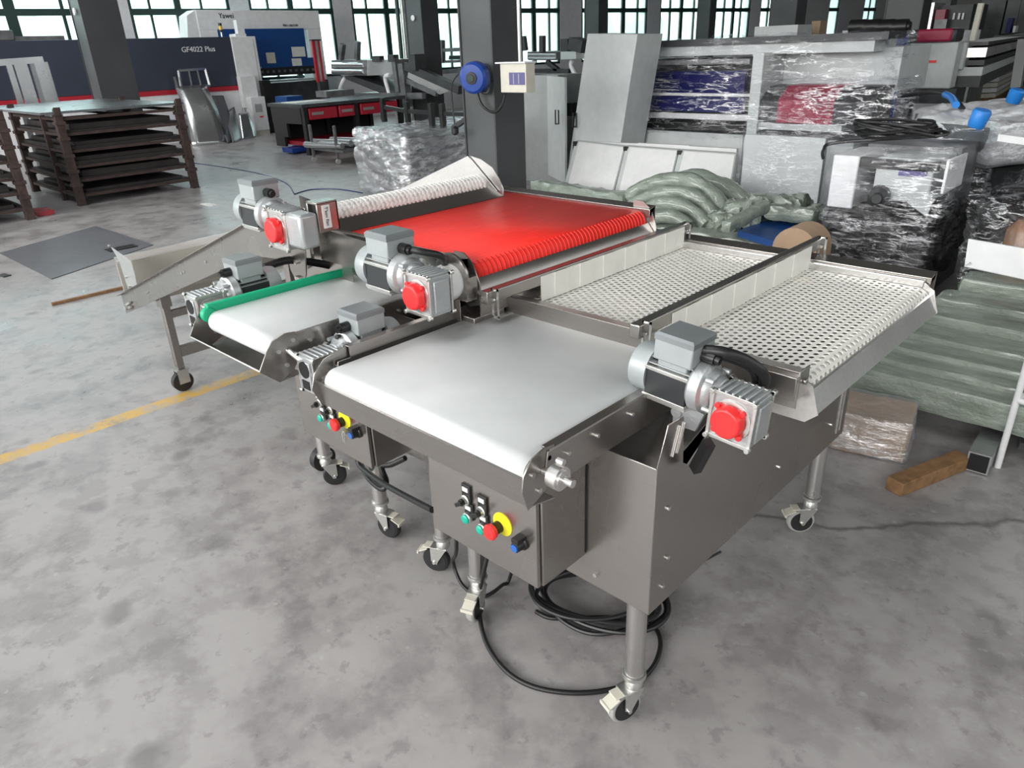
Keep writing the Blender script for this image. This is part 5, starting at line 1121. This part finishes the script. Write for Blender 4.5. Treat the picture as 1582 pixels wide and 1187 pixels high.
q0, q1 = at(1185, 325, Y=5.6), at(1262, 335, Y=5.6); m = MB(); m.lumpy((q0+q1)/2, ((q1-q0).length, .14, .12), (14, 4, 4), .02, 9, U=q1-q0, rnd=.5); solo('wrapped_bar', m, 'green_wrap', 'short green wrapped bar lying above the blue sheet', 'wrapped bar')
m = MB(); z_ = .36; q4 = [at(1140, 356, Z=z_), at(1215, 378, Z=z_), at(1250, 350, Z=z_), at(1190, 338, Z=z_)]; m.add(q4+[p-V((0, 0, .05)) for p in q4], [(0, 1, 2, 3), (7, 6, 5, 4), (0, 4, 5, 1), (1, 5, 6, 2), (2, 6, 7, 3), (3, 7, 4, 0)])
solo('blue_sheet', m, 'machine_blue', 'dark blue sheet lying behind the perforated belt beside round cardboard', 'sheet', smooth=False)
c_ = at(1232, 378, Y=4.75); m = MB(); m.prism([(c_.x+.15*math.cos(PI*k/12), c_.z-.03+.15*math.sin(PI*k/12)) for k in range(13)]+[(c_.x-.15, 0), (c_.x+.15, 0)], 'y', 4.70, 4.95); solo('cardboard_disc', m, 'cardboard', 'round topped brown cardboard piece standing behind the far rail', 'cardboard')

m = MB(); m.lumpy((-3.05, 5.62, .15), (1.75, .85, .30), (30, 14, 6), .03, 5, rnd=.3, seed=2); solo('wrapped_bundle', m, 'green_wrap', 'low bundle wrapped in green film under the arched ducts', 'wrapped bundle')
# ------------------------------------------------------------------ black wrapped machine at the right
t = thing('wrapped_machine', 'machine wrapped in clear and black film with a coil of black cable on top', 'wrapped machine', (-1.6, 5.8, 0))
YK = 5.25
pbox((1282, 1322), (240, 322), YK, .5, 'left_panel', 'paint_white', t, bevel=.01)
pbox((1350, 1440), (245, 312), YK+.03, .5, 'panel', 'paint_lightgrey', t, bevel=.01)
pbox((1388, 1432), (262, 273), YK+.02, .05, 'display', 'display_violet', t)
pbox((1300, 1450), (246, 262), YK+.02, .05, 'vent_strip', 'dark_machine', t)
a_, c_ = at(1452, 300, Y=YK-.05), at(1468, 248, Y=YK-.05); m = MB(); m.mm(a_.x, c_.x, YK-.05, YK+.35, a_.z, c_.z); obj('white_box', m, 'paint_white', t, bevel=.005)
g0_, g1_, g2_ = at(1400, 312, Y=YK-.02), at(1442, 300, Y=YK-.02), at(1432, 336, Y=YK-.02); m = MB(); m.add([g0_, g1_, g2_, g0_+V((0, .02, 0)), g1_+V((0, .02, 0)), g2_+V((0, .02, 0))], [(0, 1, 2), (5, 4, 3), (0, 3, 4, 1), (1, 4, 5, 2), (2, 5, 3, 0)]); obj('gusset', m, 'paint_lightgrey', t)
x0_, x1_ = at(1275, 330, Y=YK).x, at(1448, 330, Y=YK).x
m = MB(); m.lumpy(((x0_+x1_)/2, YK+.42, .38), (x1_-x0_, .85, .48), (34, 26, 22), .035, 7, rnd=.2, seed=4, aniso=(.5, 1, 2.5)); obj('black_wrap', m, 'cable_black', t, label='black plastic wrap')
m = MB(); m.mm(x0_+.03, x1_-.03, YK+.05, YK+.95, .02, .24); obj('base_frame', m, 'dark_machine', t)
m = MB(); m.mm(x0_+.05, x1_-.05, YK+.5, YK+.95, .60, .98); obj('long_body', m, 'mid_machine', t)
m = MB(); c_ = at(1352, 300, Y=YK-.06); m.lathe(c_+V((0, .1, -.02)), (.2, -1, 0), [(0, .07), (.10, .065), (.12, .035), (.16, .03)], 18); obj('spindle', m, 'dark_machine', t)
film(((x0_+x1_)/2+.01, YK+.48, .70), (x1_-x0_+.10, 1.06, .74), (40, 24, 28), .035, 5, 'film_clear', 7, .18, parent=t, an=(.7, 1, 1.8))
film(((x0_+x1_)/2+.01, YK+.15, .50), (x1_-x0_+.05, .42, .62), (36, 10, 28), .035, 7, 'film_thin', 17, .3, 'film_fold', t, an=(.5, 1, 2))
ct = at(1370, 222, Y=YK+.1)
pts = []
random.seed(5)
for k in range(90):
    a = k*.72; pts.append(V((ct.x+.02+math.cos(a)*(.25+.05*math.sin(k*.7)), YK+.25+math.sin(a)*(.09+.03*math.cos(k)), 1.085+.0006*k+.030*math.sin(a*1.0+k*.15))))
pts = [at(1272, 246, Y=YK+.05), at(1272, 232, Y=YK+.05), at(1295, 220, Y=YK+.12)]+pts
m = MB(); m.tube(pts, .011, 6, 5); solo('cable_coil', m, 'cable_black', 'flat coil of black cable lying on top of the black wrapped machine', 'cable')
# film wrapped long conveyors running away to the right
def long_wrap(p0, p1, w_, h_, label, seed, body='mid_machine'):
    c_ = (p0+p1)/2; t = thing('wrapped_conveyor', label, 'wrapped machine', (c_.x, c_.y, 0))
    U = (p1-p0); L = U.length
    m = MB(); m.box(c_-V((0, 0, h_/2+.03)), (L, w_*.85, h_*.9), U); obj('conveyor_body', m, body, t)
    m = MB(); m.box(c_-V((0, 0, h_+.25)), (L*.9, w_*.6, .4), U); obj('under_frame', m, 'dark_machine', t)
    m = MB(); m.lumpy(c_-V((0, 0, h_/2)), (L, w_, h_), (80, 14, 8), .035, 3.5, U=U, rnd=.3, seed=seed, aniso=(1.4, .6, 1.4)); obj('film_wrap', m, 'film_cloudy', t)
    return t
tA = long_wrap(V((-1.52, 6.3, 1.12)), V((.62, 10.2, 1.22)), .75, .30, 'long conveyor in cloudy film with two blue tube caps at the right', 1)
tB = long_wrap(V((-2.05, 8.1, 1.02)), V((-.2, 12.6, 1.10)), .8, .30, 'long film wrapped conveyor behind the crimson hood', 6)
tC = long_wrap(V((-.62, 6.2, .98)), V((1.2, 9.6, 1.02)), .7, .28, 'film wrapped conveyor at the right edge of the hall', 11)
for (x_, y_, r_, lab) in ((1512, 172, .055, 'lower'), (1568, 140, .06, 'upper')):
    p_ = at(x_, y_, Z=1.20); m = MB(); m.lathe(p_-V((0, 0, .10)), (.25, -.1, 1), [(0, r_*.9), (.02, r_), (.10, r_*1.08), (.115, r_*.9)], 18)
    solo('tube_cap', m, 'bright_blue', 'bright blue round cap on the cloudy film, %s of the two' % lab, 'cap', 'blue tube caps')
p0_, p1_ = at(1395, 150, Z=1.2), at(1478, 153, Z=1.2)
m = MB(); m.tube([at(1395, 148, Z=1.15), at(1440, 143, Z=1.2), at(1470, 150, Z=1.2), at(1487, 168, Z=1.15)], .02, 8); solo('bent_pipe', m, 'cable_black', 'thin dark bent pipe lying on the wrapped conveyor behind the crimson hood', 'pipe')
m = MB(); m.tube([at(1460, 146, Z=1.22), at(1470, 151, Z=1.22), at(1477, 162, Z=1.2)], .026, 10); solo('pipe_sleeve', m, 'bright_blue', 'blue sleeve on the bent pipe behind the crimson hood', 'sleeve')
a_, c_ = at(1553, 212, Z=1.1), at(1582, 216, Z=1.1); m = MB(); m.bar(a_, c_+(c_-a_), .10, .04); solo('white_profile', m, 'paint_white', 'white slotted profile lying on the wrapped conveyor at the right edge', 'profile')
m = MB(); m.lumpy((-.55, 5.45, .40), (.9, 1.0, .78), (22, 24, 20), .05, 6, rnd=.2, seed=8, aniso=(1, .5, 2)); bw = solo('black_bundle', m, 'cable_black', 'bulky bundle wrapped in black film at the right edge', 'wrapped bundle')
film((-.55, 5.45, .42), (.96, 1.06, .84), (22, 26, 20), .05, 6, 'film_thin', 21, parent=bw)

# ------------------------------------------------------------------ green wrapped bars on trestles at the right
random.seed(11)
bars = [(602, 636, 3.40), (577, 603, 3.50), (553, 579, 3.62), (527, 555, 3.76), (492, 529, 3.93), (464, 494, 4.12), (427, 461, 4.36)]
names = ('lowest and nearest', 'second from the front', 'third from the front', 'fourth from the front', 'fifth from the front', 'second from the back', 'farthest and highest')
for k, (ya, yb_, y_) in enumerate(bars):
    zt_, zb_ = at(1450, ya, Y=y_).z, at(1450, yb_, Y=y_).z; L = 2.8
    zt_ += .012; m = MB(); m.lumpy((-1.18+L/2+.05*k, y_+.10, (zt_+zb_)/2-.01), (L, .20, zt_-zb_+.03), (90, 7, 6), .007, 9, rnd=.34, seed=k*3.3, aniso=(.5, 1, 1)); solo('wrapped_bar', m, 'green_wrap', 'long bar wrapped in green film on the right stack, %s' % names[k], 'wrapped bar', 'stack of green wrapped bars')
for x_ in (-.30, 1.2):
    t = thing('trestle', 'dark steel trestle under the green wrapped bars, %s' % ('left one' if x_ < 0 else 'right one'), 'trestle', (x_, 3.9, 0), 'trestles under the bars')
    m = MB(); m.prism([(3.44, .04), (4.6, .04), (4.6, .30), (4.3, .30), (3.9, .22), (3.44, .085)], 'x', x_-.03, x_+.03); obj('beam', m, 'dark_machine', t)
    for y_ in (3.6, 4.45):
        m = MB(); m.mm(x_-.05, x_+.05, y_-.03, y_+.03, 0, .045); obj('foot', m, 'dark_machine', t)
t = thing('square_tube', 'grey square steel tube with an open black end on the floor under the green bars', 'tube', (-.4, 3.6, 0))
e0 = at(1511, 716, Z=.05); e1 = at(1545, 652, Z=.05); m = MB(); m.bar(e0, e1+(e1-e0)*1.2, .085, .09); obj('tube_wall', m, 'steel_sheet_grey', t, smooth=False)
d_ = (e1-e0).normalized(); m = MB(); m.bar(e0-d_*.003, e0+d_*.01, .072, .076); obj('open_end', m, 'inside_black', t, smooth=False)  # black plug painting the shade inside the hollow tube
b0, b1 = at(1381, 752, Z=.03), at(1487, 710, Z=.03); m = MB(); m.bar(b0, b1, .075, .06); solo('wood_block', m, 'wood', 'rough brown wooden block lying on the floor right of the nearest machine', 'wood', bevel=.004)
t = thing('wrapped_carton', 'brown carton wrapped in clear film on the floor behind the right leg', 'carton', (-.85, 3.2, 0))
U = V((.30, .06, 0)); cen = V((-.85, 3.19, 0))
m = MB(); m.lumpy(cen+V((0, 0, .095)), (.30, .26, .185), (14, 12, 8), .008, 6, U=U, rnd=.12); obj('carton', m, 'cardboard', t)
m = MB(); m.lumpy(cen+V((0, 0, .100)), (.32, .28, .20), (22, 20, 12), .012, 9, U=U, rnd=.2, seed=5); obj('film_wrap', m, 'film_white', t)
# white frame at the right edge
t = thing('steel_stand', 'white tubular steel stand standing at the right edge beside the green bars', 'frame', (-.3, 3.4, 0))
l0 = at(1541, 722, Z=0); l1 = l0+V((.10, .42, 0)); l2 = l0+V((.62, -.12, 0)); l3 = l1+V((.62, -.12, 0))
for p_ in (l0, l1, l2, l3):
    m = MB(); m.cyl(p_, p_+V((0, 0, .66)), .013, 12); obj('leg', m, 'paint_white', t)
for a_, c_ in ((l0, l2), (l0, l1), (l1, l3)):
    for z_ in (.32, .655): m = MB(); m.cyl(a_+V((0, 0, z_)), c_+V((0, 0, z_)), .012, 10); obj('cross_tube', m, 'paint_white', t)
# white folded sheet above the bars
t = thing('folded_sheet', 'white folded metal sheet lying above the green bars at the right edge', 'metal sheet', (-.4, 3.6, .8))
za = .86; f0, f1, f2, f3 = at(1490, 412, Y=3.85), at(1600, 436, Y=3.85), at(1600, 388, Y=3.95), at(1496, 370, Y=3.95)
m = MB(); m.quad(f0, f1, f2, f3, 2, 2); obj('front_face', m, 'paint_white', t, solid=.006, smooth=False)
m = MB(); m.quad(f3, f2, f2+V((0, .05, -.01)), f3+V((0, .05, -.01)), 1, 1); m.quad(f0, f0+V((-.02, .12, -.04)), f0+V((.0, .2, .02)), f0+V((.02, .0, .02)), 1, 1); obj('top_face', m, 'paint_lightgrey', t, solid=.006, smooth=False)
m = MB(); m.mm(f0.x+.80, f0.x+.84, 4.75, 4.79, 0, f0.z); obj('support', m, 'dark_machine', t); m = MB(); m.bar(V((f0.x+.1, 4.1, f0.z-.02)), V((f0.x+.84, 4.77, f0.z-.02)), .04, .03); obj('support_arm', m, 'dark_machine', t)
c_ = at(1566, 440, Y=4.85); m = MB(); m.lathe((c_.x, 4.85, .0), (0, 0, 1), [(0, .09), (.02, .10), (.68, .10), (.74, .06)], 18); m.v = [p+noise.noise_vector(p*14)*.008 for p in m.v]
solo('wrapped_roll', m, 'brown_roll', 'brown upright roll wrapped in film behind the white folded sheet', 'roll')

# ------------------------------------------------------------------ red hooded laser and things by the far wall
t = thing('laser_machine', 'grey laser machine with a red and black hood far right', 'machine', (-3.8, 14, 0))
YL = 13.0
pbox((1400, 1474), (66, 137), YL, .28, 'front_housing', 'paint_lightgrey', t, bevel=.02)
pbox((1468, 1490), (66, 108), YL+.29, .3, 'side_housing', 'paint_lightgrey', t, bevel=.02)
pbox((1392, 1477), (45, 66), YL-.04, .42, 'hood', 'dark_machine', t, bevel=.04)
pbox((1416, 1470), (44.5, 65), YL-.07, .44, 'hood_centre', 'crimson', t, bevel=.03, label='dark red hood section')
a_, c_ = at(1414, 97, Y=YL-.01), at(1447, 93, Y=YL-.01); m = MB(); m.mm(a_.x, c_.x, YL-.012, YL-.006, a_.z-.005, c_.z); obj('lettering_band', m, 'red_cap', t, label='red lettering strip')
pbox((1390, 1476), (137, 160), YL+.05, .5, 'plinth', 'dark_machine', t)
c0_ = at(1497, 68, Y=YL+.4); c1_ = at(1600, 53, Z=c0_.z)
for k, (dz, mt, hh) in enumerate(((0, 'dark_machine', .05), (-.12, 'stainless_light', .13), (-.26, 'dark_machine', .07), (-.38, 'paint_lightgrey', .12), (-.52, 'dark_machine', .16))):
    m = MB(); m.bar(c0_+V((0, 0, dz)), c1_+V((0, 0, dz)), .5, hh); obj('exchange_table_rail', m, mt, t, smooth=False)
t2 = thing('pallet_stack', 'pale stacked boards right of the red hooded laser machine', 'stack', (-2.2, 12, 0))
for k in range(5):
    z_ = .18+k*.12; a_ = at(1494, 138, Z=.40); b__ = at(1600, 92, Z=.40); a_.z = b__.z = z_; n__ = V((.25, .3, 0)); m = MB(); m.hexa([a_, b__, b__+n__*2, a_+n__*2]+[p+V((0, 0, .10)) for p in (a_, b__, b__+n__*2, a_+n__*2)]); obj('board', m, 'foam_white' if k % 2 else 'box_cream', t2, smooth=False)
m = MB(); a_ = at(1494, 138, Z=.40); b__ = at(1600, 92, Z=.40); m.bar(V((a_.x+.25, a_.y+.3, .09)), V((b__.x+.25, b__.y+.3, .09)), .4, .16); obj('pallet_base', m, 'wood', t2)
m = MB(); a_ = at(1578, 40, Y=9.5); m.bar(at(1582, 60, Y=9.5), at(1570, 135, Y=9.5), .09, .09); p_ = at(1570, 135, Y=9.5); m.bar(V((p_.x, p_.y, 0)), p_, .09, .09); solo('dark_post', m, 'column_paint', 'slim dark post at the right edge in front of the pale boards', 'post')
m = MB(); a_ = at(1395, 62, Y=12.5); m.lathe(a_, (-.4, -1, 0), [(0, .10), (.1, .16), (.2, .12)], 16); m.mm(a_.x-.03, a_.x+.03, a_.y+.02, a_.y+.08, 0, a_.z); solo('fan_unit', m, 'reel_blue', 'blue round fan unit left of the dark red hood', 'fan')
t = thing('roller_rack', 'row of black rollers on a rack above the wrapped machine', 'rack', (-4.8, 11.5, 0))
for k in range(4):
    a_ = at(1314+k*21, 42, Y=11.0); m = MB(); m.cyl(a_, a_+V((.20, .0, 0)), .09, 14); m.cyl(a_+V((.2, 0, 0)), a_+V((.23, 0, .0)), .06, 12); obj('black_roller', m, 'black_plastic', t)
a_, c_ = at(1304, 50, Y=11.1), at(1386, 46, Y=11.1); m = MB(); m.bar(a_, c_, .12, .04); obj('rack_beam', m, 'paint_lightgrey', t)
for px in (1308, 1382): a_ = at(px, 50, Y=11.1); m = MB(); m.mm(a_.x-.03, a_.x+.03, 11.1, 11.16, 0, a_.z); obj('leg', m, 'paint_grey', t)
t = thing('machining_centre', 'tall dark machine with a mirror panel and red motor behind the laser', 'machine', (-5, 19, 0))
YM = 19.0
pbox((1412, 1440), (5, 48), YM, .8, 'tilted_panel', 'stainless_light', t)
pbox((1440, 1500), (8, 48), YM+.3, 1.2, 'body', 'dark_machine', t)
pbox((1445, 1460), (15, 30), YM+.1, .2, 'red_motor', 'crimson', t)
pbox((1443, 1462), (30, 45), YM+.1, .2, 'gear_head', 'mid_machine', t)
for px in (1472, 1480, 1486): pbox((px, px+3), (20, 30), YM+.25, .03, 'light_strip', 'paint_white', t)
pbox((1412, 1500), (48, 190), YM+.1, 1.2, 'lower_body', 'mid_machine', t)
t = thing('storage_shelf', 'dark equipment shelf at the far right of the hall', 'shelf', (-2, 22, 0))
for k, (xa, xb, ya, yb_, mt) in enumerate(((1512, 1550, -8, 55, 'dark_machine'), (1552, 1572, 0, 52, 'column_paint'), (1574, 1600, -10, 50, 'dark_machine'), (1555, 1562, 28, 50, 'deep_blue'), (1565, 1569, 40, 50, 'paint_white'))):
    pbox((xa, xb), (ya, yb_), 22-.3*(k > 2), .25 if k > 2 else 1.5, 'stored_unit', mt, t)
m = MB(); m.cyl(at(1516, 5, Y=15), at(1504, 55, Y=15), .05, 8); p_ = at(1504, 55, Y=15); m.cyl(p_, V((p_.x, p_.y, 0)), .05, 8); solo('pale_pipe', m, 'box_cream', 'slanting pale pipe right of the red hooded laser machine', 'pipe')
a_, c_ = at(1165, 55, Y=18), at(1233, 38, Y=18); m = MB(); m.mm(a_.x, c_.x, 18, 18.8, 0, c_.z); solo('white_cabinet', m, 'paint_white', 'white cabinet standing in front of the far window bay', 'cabinet')
a_, c_ = at(1252, 52, Y=20), at(1268, 32, Y=20); m = MB(); m.mm(a_.x, c_.x, 20, 20.4, 0, c_.z); solo('brown_carton', m, 'cardboard', 'brown carton stack near the far wall', 'carton')
